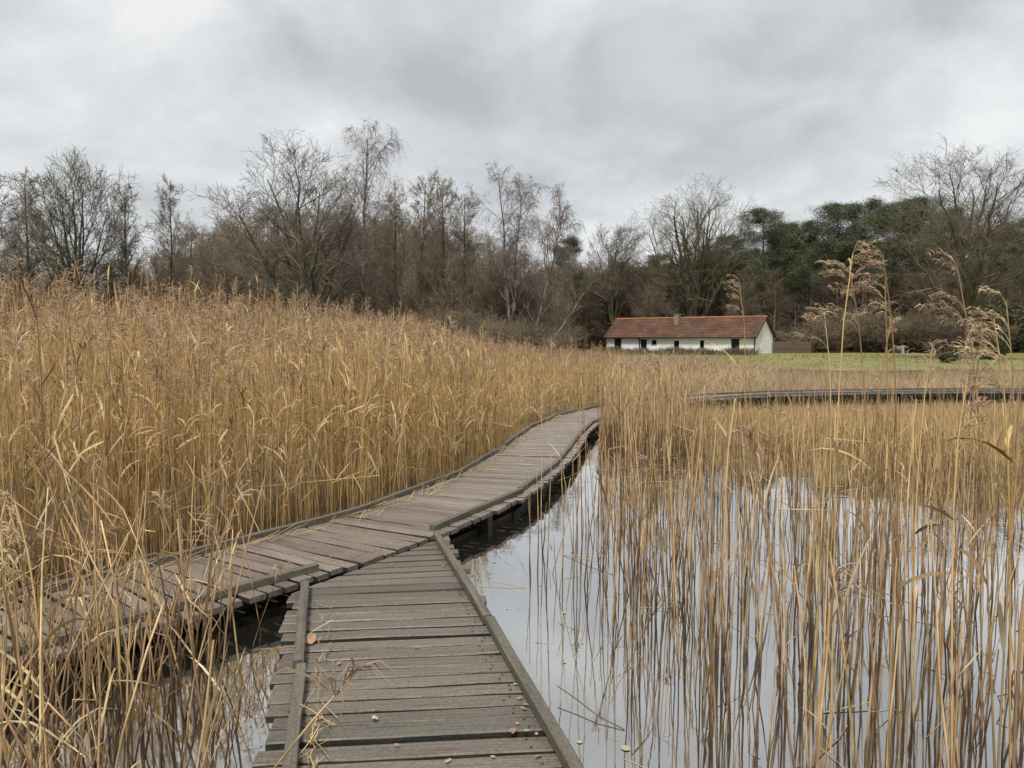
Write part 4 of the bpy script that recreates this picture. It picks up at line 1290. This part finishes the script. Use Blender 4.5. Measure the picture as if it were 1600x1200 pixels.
def bed_height(x, y, d):
    u_ = x / np.maximum(y, 0.5)
    g = np.interp(u_, [-0.9, -0.55, -0.3, -0.12, 0.0, 0.06, 0.10, 0.18, 0.30, 0.37, 0.8], [1.03, 1.04, 1.05, 1.0, 0.86, 0.76, 0.70, 0.60, 0.50, 0.36, 0.36])
    h = (1.63 + 0.50 * smooth01((d - 1.5) / 6.0) * np.clip((-0.02 - u_) / 0.2, 0, 1) + 0.1 * smooth01((d - 0.8) / 4)) * g * (1 + 0.07 * np.sin(x * 1.3 + 2 * np.sin(y * 0.7)) * np.sin(y * 0.9 + x * 0.4))
    return h * np.where(u_ > 0.1, np.clip(1.36 - (0.010 + 0.007 * smooth01((u_ - 0.28) / 0.08)) * y, 0.5, 1.0), 1.0) * np.where((u_ <= 0.1) & (u_ > -0.15), np.clip(1.25 - 0.012 * y, 0.6, 1.0), 1.0)


n = 800000
x = rr_.uniform(-30, 34, n); y = rr_.uniform(1.2, 43.5, n)
k = (np.abs(x) < 0.74 * y + 1.8) & (y < land_edge(x) - 1.0)
x, y = x[k], y[k]
d = walk_dist(x, y)
k = d > 0.66
x, y, d = x[k], y[k], d[k] - 0.62
dens = np.where(d < 1.3, np.where(y < 11, 215, 150), np.where(d < 4.5, 70, np.where(d < 12, 21, 8.5)))
u_ = x / y
short = u_ > 0.13
dens = np.where(short, np.where(d < 4, 42, np.where(d < 12, 26, 16)), dens)
dens = dens * (0.75 + 0.5 * np.sin(x * 2.1 + 0.7 * y) * np.sin(y * 1.7))
cand = n / (64 * 42.3)
k = rr_.random(len(x)) < dens / cand
x, y, d, short = x[k], y[k], d[k], short[k]
h = bed_height(x, y, d) * rr_.normal(1.0, 0.085, len(x))
ln_ = rr_.normal(0, 0.055, (len(x), 2)) * np.where(rr_.random((len(x), 1)) < 0.07, 3.5, 1.0)
g1 = np.random.default_rng(7)
P_bed = [reed_proto(g1, "bed") for _ in range(26)]
P_top = [reed_proto(g1, "bedtop") for _ in range(26)]
front = (~short) & ((d < 1.5) | (y < 7))
back = (~short) & ~front
print("reeds", front.sum(), back.sum(), short.sum())
z0 = np.full(len(x), -0.08)
xyz = np.stack([x, y, z0], 1)
reed_mass("reed_bed", P_bed, xyz[front], (h[front] + 0.08) / 2.2, ln_[front], rr_, BED_MATS, "tall dense golden reed bed along the left of the boardwalk")
reed_mass("reed_bed_interior", P_top, xyz[back], (h[back] + 0.08) / 2.2, ln_[back], rr_, BED_MATS, "feathery reed tops spreading back from the tall bed to the wood")


def tuft_proto(g, n, H, w, K=4, spread=0.35, plume=False):
    parts = []
    for _ in range(n):
        L_ = H * g.uniform(0.55, 1.15)
        b_ = (g.normal(0, 0.08), g.normal(0, 0.08), 0)
        parts.append(("stem", *leaf_ribbon(g, b_, L_, w * g.uniform(0.6, 1.3), g.uniform(0, 6.28), 1.57 - abs(g.normal(0, spread)), g.uniform(0, 1.2), K=K)))
    if plume and g.random() < 0.5:
        parts.append(("plume", *plume_strands(g, np.array([0, 0, H * 0.8]), np.array([0.02, 0, H * 1.05]), 10, 0.12, g.uniform(0, 6.28), w=0.006, K=3)))
    return parts


g2 = np.random.default_rng(8)
P_short = [tuft_proto(g2, 4, 1.0, 0.014, K=3, plume=True) for _ in range(20)]
reed_mass("low_reed_bed", P_short, xyz[short], h[short] * 1.05, ln_[short] * 2, rr_, [M["pink_sedge"], M["pink_sedge"], M["plume"]], "low straw-coloured reed field between the far boardwalk and the lawn")

# low golden growth inside the bend, in front of the far boardwalk
n = 30000
x = rr_.uniform(0.5, 24, n); y = rr_.uniform(8.5, 24, n)
d = walk_dist(x, y)
edge = np.interp(x / y, [0.0, 0.08, 0.14, 0.2, 0.3, 0.42, 0.55, 0.8], [17, 14.5, 12.8, 12.0, 11.2, 10.2, 9.2, 8.8]) + 0.5 * np.sin(x * 1.7)
k = (d < np.where(y > 16, -1.7, -0.9)) & (np.abs(x) < 0.74 * y + 1.5) & (rr_.random(n) < smooth01((y - edge) / 2.2))
x, y = x[k], y[k]
hs = np.interp(y, [10, 13, 15, 17, 19, 22], [0.72, 0.64, 0.50, 0.28, 0.12, 0.08]) * rr_.normal(1, 0.16, len(x))
P_sedge = [tuft_proto(g2, 6, 1.0, 0.013, K=3, spread=0.28) for _ in range(18)]
print("sedge", len(x))
reed_mass("sedge", P_sedge, np.stack([x, y, np.full(len(x), -0.02)], 1), hs, rr_.normal(0, 0.06, (len(x), 2)), rr_, [M["sedge"], M["sedge"], M["plume"]], "low golden sedge growing in the water inside the boardwalk's bend")

# reeds standing in the open water on the right
n = 40000
x = rr_.uniform(-0.6, 15, n); y = rr_.uniform(1.1, 21, n)
d = walk_dist(x, y)
nl = (x - A0[0]) * AX[1] - (y - A0[1]) * AX[0]                  # offset right of the near walk's axis
gapd = np.interp(y, [1, 3, 6, 9, 12, 15, 19], [0.95, 0.98, 1.2, 0.7, 0.3, 0.15, 0.1])
u_ = x / y
k = (np.abs(x) < 0.74 * y + 0.6) & (d < -0.62 - gapd * 0.55) & ((nl > 0.62 + 0.30 * np.clip(y - 1.5, 0, 1.5)) | (y > 6.5))
x, y, d, nl = x[k], y[k], d[k], nl[k]
u_ = x / y
clump = 0.5 + 0.5 * np.sin(x * 3.1 + np.sin(y * 2.3) * 1.5) * np.sin(y * 2.7 + np.sin(x * 1.9))
dens = np.interp(y, [1, 5, 7, 12, 13, 22], [58, 48, 28, 21, 10, 5]) * (0.06 + 1.9 * clump ** 1.6)
sparse = np.clip((nl - 0.62) / 1.0, 0.3, 1)
sparse = np.where(y > 6.5, np.clip((-d - 0.9) / 1.0, 0.15, 1), sparse)
dens = dens * sparse
bank = smooth01((y - 9.0) / 2.5) * smooth01((3.2 + d) / 1.2) * smooth01((0.27 - u_) / 0.06)
dens = np.maximum(dens, 62 * bank)
k = rr_.random(len(x)) < dens / (40000 / (15.6 * 19.9))
x, y, d, bank = x[k], y[k], d[k], bank[k]
o_ = np.argsort(np.hypot(x, y))
x, y, bank = x[o_], y[o_], bank[o_]
PP = [reed_proto(g2, "pond") for _ in range(34)]
NIND = 165
print("pond", len(x))
hsc = np.interp(y, [2, 4, 6, 9, 13, 20], [0.86, 0.88, 0.86, 0.80, 0.62, 0.42]) * (1 + 0.5 * bank) * rr_.normal(1, 0.12, len(x))
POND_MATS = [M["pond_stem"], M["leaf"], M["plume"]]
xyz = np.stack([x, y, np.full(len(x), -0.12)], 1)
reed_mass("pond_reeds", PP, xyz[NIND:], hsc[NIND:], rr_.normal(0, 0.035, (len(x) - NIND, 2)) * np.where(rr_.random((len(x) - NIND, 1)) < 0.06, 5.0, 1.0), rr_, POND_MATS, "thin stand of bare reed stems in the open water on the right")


def part_meshes(protos, mats):
    o = []
    for p in protos:
        o.append([(nm, make_mesh("reed_" + nm, v, q, mats=[mats[MATI[nm]]])) for nm, v, q in p])
    return o


def reed_at(pm, label, loc, rz, lean, s_, group):
    o = tag(link("reed", None, None, loc, (lean[0], lean[1], rz)), label, "reed", group)
    o.scale = (s_, s_, s_)
    for nm, me in pm:
        link(nm, me, o)
    return o


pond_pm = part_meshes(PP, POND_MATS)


def reed_look(parts, broken):
    names_ = [p[0] for p in parts]
    nlf = names_.count("leaf")
    return ("with a small plume" if "plume" in names_ else "with its top snapped over" if broken else "with two dry leaves" if nlf > 1 else "with a single dry leaf" if nlf else "bare and leafless")


def is_broken(parts):
    v = parts[0][1].reshape(-1, 5, 3).mean(1)
    d_ = unit(v[-1] - v[-2])
    return d_[2] < 0.75


def size_word(parts, sc):
    zt_ = parts[0][1][:, 2].max() * sc - 0.12
    return "short" if zt_ < 0.6 else "middling" if zt_ < 1.0 else "tall"


for i in range(NIND):
    j = rr_.integers(len(PP))
    lk = reed_look(PP[j], is_broken(PP[j]))
    place = "close beside the near boardwalk" if x[i] < 0.9 else ("in the bottom right corner" if y[i] < 2.6 and x[i] > 1.2 else "right of the near boardwalk")
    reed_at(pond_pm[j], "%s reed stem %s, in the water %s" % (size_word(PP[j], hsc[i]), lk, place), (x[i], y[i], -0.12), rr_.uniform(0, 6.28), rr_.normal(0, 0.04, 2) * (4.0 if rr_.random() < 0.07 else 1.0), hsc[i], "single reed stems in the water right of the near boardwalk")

# left foreground: bent and broken reeds between the two walks
PF = [reed_proto(g2, "front") for _ in range(26)]
front_pm = part_meshes(PF, POND_MATS)
n = 0
tries = 0
while n < 118 and tries < 20000:
    tries += 1
    xx, yy = rr_.uniform(-4.6, -0.6), rr_.uniform(1.75, 4.6)
    nlx = (xx - A0[0]) * AX[1] - (yy - A0[1]) * AX[0]
    dd_ = walk_dist(np.array([xx]), np.array([yy]))[0]
    if nlx > -0.70 or dd_ > -0.70 or abs(xx) > 0.8 * yy + 0.4:
        continue
    if rr_.random() > np.clip((-nlx - 0.6) / 0.9, 0.22, 1):
        continue
    j = rr_.integers(len(PF))
    reed_at(front_pm[j], "%s reed %s, growing %s" % (size_word(PF[j], 0.98), reed_look(PF[j], is_broken(PF[j])), "in the corner between the boardwalks" if yy > 3.2 else "in the water at the bottom left"), (xx, yy, -0.12), rr_.uniform(0, 6.28), rr_.normal(0, 0.13, 2), rr_.uniform(0.85, 1.12), "bent reeds between the two boardwalks at left")
    n += 1

n = 6000
x = rr_.uniform(-5.2, -0.5, n); y = rr_.uniform(1.5, 4.9, n)
nl = (x - A0[0]) * AX[1] - (y - A0[1]) * AX[0]
d = walk_dist(x, y)
k = (nl < -0.72) & (d < -0.68) & (np.abs(x) < 0.78 * y + 0.4) & (rr_.random(n) < np.clip((-nl - 0.6) / 0.8, 0.35, 1) * 0.26)
x, y = x[k], y[k]
print("corner", len(x))
reed_mass("corner_reeds", PF, np.stack([x, y, np.full(len(x), -0.12)], 1), rr_.uniform(0.6, 1.05, len(x)), rr_.normal(0, 0.12, (len(x), 2)), rr_, POND_MATS, "tangle of bent reeds in the water between the two boardwalks")

# tall plumed reeds on the right, each told apart
TALL = [  # px, y of tip, distance, plume azimuth, plume size, strands, lean x, label
    (1165, 442, 5.0, 2.9, 0.26, 40, 0.00, "tall reed whose plume stands in front of the farmhouse roof"),
    (1305, 398, 3.2, 0.3, 0.34, 70, -0.01, "leftmost tall plumed reed in front of the pines, plume blown right"),
    (1345, 415, 3.5, 2.9, 0.34, 70, -0.05, "tall reed with long ragged plume, middle of the three before the pines"),
    (1398, 398, 3.3, 2.8, 0.30, 60, -0.03, "tall reed with upright tip and plume, rightmost of three before the pines"),
    (1304, 485, 3.6, 2.6, 0.24, 40, 0.01, "shorter plumed reed close beside the leftmost tall one"),
    (1372, 500, 3.7, 0.6, 0.26, 50, 0.04, "reed with a low hanging brown plume between the tall pair"),
    (1505, 425, 2.7, 3.0, 0.40, 46, -0.09, "reed with the widest arching pale plume before the right-edge oak"),
    (1490, 520, 4.2, 0.1, 0.26, 34, 0.02, "reed with small spread plume below the grey shrub"),
    (1575, 498, 3.0, 3.1, 0.34, 60, -0.04, "plumed reed at the right edge beside the wide arching plume"),
    (1600, 470, 2.8, 3.0, 0.34, 50, 0.02, "plumed reed cut off by the right edge of the photo"),
    (1500, 590, 2.6, 0.2, 0.30, 60, -0.02, "dark drooping plume hanging in front of the far boardwalk"),
    (1450, 538, 3.9, 0.4, 0.20, 36, 0.03, "short plumed reed with round head against the lawn"),
    (34, 792, 2.5, 3.0, 0.30, 50, -0.03, "drooping plumed reed at the left edge in front of the curved boardwalk")]
g3 = np.random.default_rng(15)
for px_, yt, D, az, pl_, ns, lx_, lb in TALL:
    pl_ *= 0.88
    zt_ = CAM_Z + (527 - yt) * D / 1202
    xt = (px_ - 800) / 1202 * D
    H = zt_ + 0.12
    K = 9
    z = np.linspace(0, 1, K)
    P = np.zeros((1, K, 3))
    P[0, :, 0] = -lx_ * H * (1 - z) * -1 * -1 + 0.05 * math.cos(az) * z ** 6
    P[0, :, 0] = lx_ * H * z + 0.06 * math.cos(az) * z ** 7
    P[0, :, 1] = g3.normal(0, 0.03) * z + 0.04 * math.sin(az) * z ** 7
    P[0, :, 2] = H * z
    o = thing("plumed_reed", lb, "reed", (xt - lx_ * H, D, -0.12), 0.0, "tall plumed reeds on the right" if px_ > 800 else None)
    v, q = tubes(P, np.linspace(0.0048, 0.002, K)[None], 6)
    link("stem", make_mesh("reed_stem", v, q, mats=[M["stem"]]), o)
    nb = max(8, ns // 5)
    VV, QQ, n0 = [], [], 0
    tb = np.sort(g3.random(nb)) ** 0.9
    for tbi in tb:                                            # side branches, each a spray of strands
        t_ = 1 - pl_ * 1.1 / H * (1 - tbi)
        b_ = np.array([np.interp(t_, z, P[0, :, c]) for c in range(3)])
        a = az + g3.normal(0, 0.5)
        L_ = pl_ * (0.70 - 0.30 * tbi) * g3.uniform(0.6, 1.25)
        el = 1.0 + 0.2 * tbi
        q_ = [b_]
        for kk in range(5):
            b_ = b_ + L_ / 5 * np.array([math.cos(a) * math.cos(el), math.sin(a) * math.cos(el), math.sin(el)])
            q_.append(b_); el -= 0.36
        q_ = np.array(q_)
        v, q = tubes(q_[None], np.linspace(0.0013, 0.0006, 6)[None], 3)
        VV.append(v); QQ.append(q + n0); n0 += len(v)
        for kk in range(1, 5):
            v, q = plume_strands(g3, q_[kk], q_[kk + 1], 4, L_ * 0.36, a, w=0.0023, K=4, spread=0.28, droop=1.5)
            VV.append(v); QQ.append(q + n0); n0 += len(v)
    link("plume", make_mesh("reed_plume", np.concatenate(VV), np.concatenate(QQ), mats=[M["pale_plume"]]), o)
    for _ in range(g3.integers(1, 3)):
        t_ = g3.uniform(0.35, 0.8)
        b_ = np.array([np.interp(t_, z, P[0, :, c]) for c in range(3)])
        v, q = leaf_ribbon(g3, b_, g3.uniform(0.22, 0.4), g3.uniform(0.012, 0.02), g3.uniform(0, 6.28), g3.uniform(0.6, 1.3), g3.uniform(0.5, 2.4))
        link("leaf", make_mesh("reed_leaf", v, q, mats=[M["leaf"]]), o)
o = thing("reed", "tall bare reed stem without plume right of the three plumes", "reed", (612 / 1202 * 3.4, 3.4, -0.12), 0)
P, R = curve_stem(g3, 2.15, 8, 0.03, 0.0048, 0.002)
P[0, :, 0] += np.linspace(0, -0.07, 8)
v, q = tubes(P, R, 6)
link("stem", make_mesh("reed_stem", v, q, mats=[M["stem"]]), o)

# ------------------------------------------------------------------ litter: fallen leaves, straw, floating scraps


def leaf_mesh(g, s_):
    n = 9
    th_ = np.linspace(0, 2 * math.pi, n + 1)[:-1]
    r_ = s_ * (0.75 + 0.35 * g.random(n)); ex = g.uniform(0.5, 0.8)
    V = [(0, 0, 0.003)] + [(r_[i] * math.cos(th_[i]), ex * r_[i] * math.sin(th_[i]), 0.002 + abs(g.normal(0, 0.12)) * s_) for i in range(n)]
    return make_mesh("fallen_leaf", V, None, [(0, i + 1, (i + 1) % n + 1) for i in range(n)], [M["dead_leaf"]], smooth=False)


g4 = np.random.default_rng(19)
lms = [leaf_mesh(g4, s_) for s_ in (0.011, 0.013, 0.016, 0.018, 0.022)]


def at_deck(px_, py_, z=DECK):
    p_ = math.radians(3.475); f_ = 1202.0
    u_, v_ = (px_ - 800) / f_, (600 - py_) / f_
    dz = -math.sin(p_) + v_ * math.cos(p_); dyy = math.cos(p_) + v_ * math.sin(p_)
    t_ = (z - CAM_Z) / dz
    return u_ * t_, dyy * t_


LEAVES = [(590, 834), (512, 844), (490, 856), (480, 833), (612, 883), (530, 1038), (545, 1054), (650, 1012), (498, 1124), (586, 1124), (759, 1084), (818, 1108), (822, 1102), (805, 1070), (812, 1092), (808, 1132), (800, 1144), (822, 1143), (838, 1148), (770, 1184), (840, 1183), (693, 885), (462, 871), (700, 1190), (620, 1165), (688, 842)]
for i, (px_, py_) in enumerate(LEAVES):
    xx, yy = at_deck(px_, py_)
    o = link("fallen_leaf", lms[g4.integers(5)], None, (xx, yy, DECK + 0.003), (g4.normal(0, 0.05), g4.normal(0, 0.05), g4.uniform(0, 6.28)))
    on_main = py_ < 895 and px_ < 600
    tag(o, "small dry leaf lying on the brown planks of the curved boardwalk" if on_main else "small dry leaf lying on the grey planks of the near boardwalk", "leaf", "leaves on the curved boardwalk" if on_main else "leaves on the near boardwalk")
big = leaf_mesh(g4, 0.034)
xx, yy = at_deck(486, 1004)
tag(link("fallen_leaf", big, None, (xx, yy, DECK + 0.02), (0.5, -0.4, 1.0)), "large curled red-brown leaf against the left kerb of the near boardwalk", "leaf")


def straw(name, label, pts, lens, zs, g, mat, w=0.003, el=0.05, along=None):
    n = len(pts)
    a = g.uniform(0, 6.28, n) if along is None else along + g.normal(0, 0.45, n)
    e_ = g.normal(0, el, n)
    P = np.zeros((n, 4, 3))
    for k in range(4):
        P[:, k, 0] = pts[:, 0] + np.cos(a) * lens * (k / 3 - 0.5); P[:, k, 1] = pts[:, 1] + np.sin(a) * lens * (k / 3 - 0.5)
        P[:, k, 2] = zs + np.abs(np.sin(e_)) * lens * k / 3
        a = a + g.normal(0, 0.12, n)
    v, q = tubes(P, np.full((n, 4), w) * g.uniform(0.5, 1.3, (n, 1)), 3)
    return tag(link(name, make_mesh(name, v, q, mats=[mat], var=np.repeat(g.random(n), 12))), label, None, None, "stuff")


sp_, lp, al = [], [], []
for _ in range(70):                                            # along the left kerb of the near walk
    c = near_pt(g4.uniform(-1.2, 2.1) if g4.random() < 0.5 else g4.uniform(-0.4, 0.5), -0.42 + abs(g4.normal(0, 0.035)))
    sp_.append(c); lp.append(g4.uniform(0.04, 0.2)); al.append(math.atan2(AX[1], AX[0]))
for _ in range(420):                                            # along the reed side of the curved walk
    c, _q = on_path(g4.uniform(1.5, 17.5), -0.46 + abs(g4.normal(0, 0.09)))
    sp_.append(c); lp.append(g4.uniform(0.05, 0.32)); al.append(math.atan2(_q[1], _q[0]))
for _ in range(60):
    c, _q = on_path(g4.uniform(1.5, 17.5), g4.uniform(-0.4, 0.4))
    sp_.append(c); lp.append(g4.uniform(0.03, 0.1)); al.append(g4.uniform(0, 6.28))
straw("straw_litter", "scraps of dry reed straw lying along the kerbs", np.array(sp_), np.array(lp), DECK + 0.006 + np.abs(g4.normal(0, 0.012, len(sp_))), g4, M["leaf"], 0.0022, 0.18, np.array(al))
# broken stems lying and leaning among the reeds
n = 900
x = g4.uniform(-9, 2.5, n); y = g4.uniform(1.5, 18, n)
d = walk_dist(x, y)
k = (d > 0.7) & (d < 2.2) & (np.abs(x) < 0.75 * y + 1)
straw("fallen_reeds", "broken reed stems leaning and lying at the foot of the reed bed", np.stack([x[k], y[k]], 1), g4.uniform(0.5, 1.5, k.sum()), g4.uniform(0.02, 0.5, k.sum()), g4, M["stem"], 0.0042, 0.6)
n = 260
x = g4.uniform(-4, 8, n); y = g4.uniform(1.6, 11, n)
d = walk_dist(x, y)
nl = (x - A0[0]) * AX[1] - (y - A0[1]) * AX[0]
k = (d < -0.75) & ((np.abs(nl) > 0.7) | (y > 6.6)) & (np.abs(x) < 0.75 * y + 1)
straw("floating_straw", "loose reed stems floating and leaning on the pond", np.stack([x[k], y[k]], 1), g4.uniform(0.08, 0.55, k.sum()), np.where(g4.random(k.sum()) < 0.7, 0.003, g4.uniform(0.0, 0.15, k.sum())), g4, M["leaf"], 0.003, 0.12)
# yellowed water leaves
x = np.concatenate([g4.normal(0.25, 0.3, 16), g4.uniform(0.3, 7, 14)]); y = np.concatenate([g4.uniform(3.2, 6.0, 16), g4.uniform(3.0, 12, 14)])
nl = (x - A0[0]) * AX[1] - (y - A0[1]) * AX[0]
k = (nl > 0.66) & (walk_dist(x, y) < -0.8)
x, y = x[k], y[k]
th_ = np.linspace(0, 2 * math.pi, 9)[:-1]
V, T = [], []
for i in range(len(x)):
    r_ = 0.005 + 0.02 * g4.random() ** 2; n0 = len(V)
    V.append((x[i], y[i], 0.0035))
    V += [(x[i] + r_ * g4.uniform(0.8, 1.1) * math.cos(a), y[i] + r_ * g4.uniform(0.8, 1.1) * math.sin(a), 0.0035) for a in th_]
    T += [(n0, n0 + 1 + j, n0 + 1 + (j + 1) % 8) for j in range(8)]
tag(link("floating_leaves", make_mesh("floating_leaves", V, None, T, [M["lily"]], var=np.repeat(g4.random(len(x)), 9))), "small yellowed leaves floating on the pond", None, None, "stuff")

# short grass on the lawn
n = 3200
x = g4.uniform(9, 55, n); y = g4.uniform(43, 80, n)
k = (y > land_edge(x) - 1.5) & (np.abs(x) < 0.74 * y)
x, y = x[k], y[k]
GP = [tuft_proto(g4, 4, 0.16, 0.025, K=3, spread=0.5) for _ in range(8)]
reed_mass("grass", GP, np.stack([x, y, land_z(x, y)], 1), g4.uniform(0.6, 1.4, len(x)) + np.where(g4.random(len(x)) < 0.03, 1.2, 0), np.zeros((len(x), 2)), g4, [M["grass"], M["grass"], M["grass"]], "short green grass of the lawn")
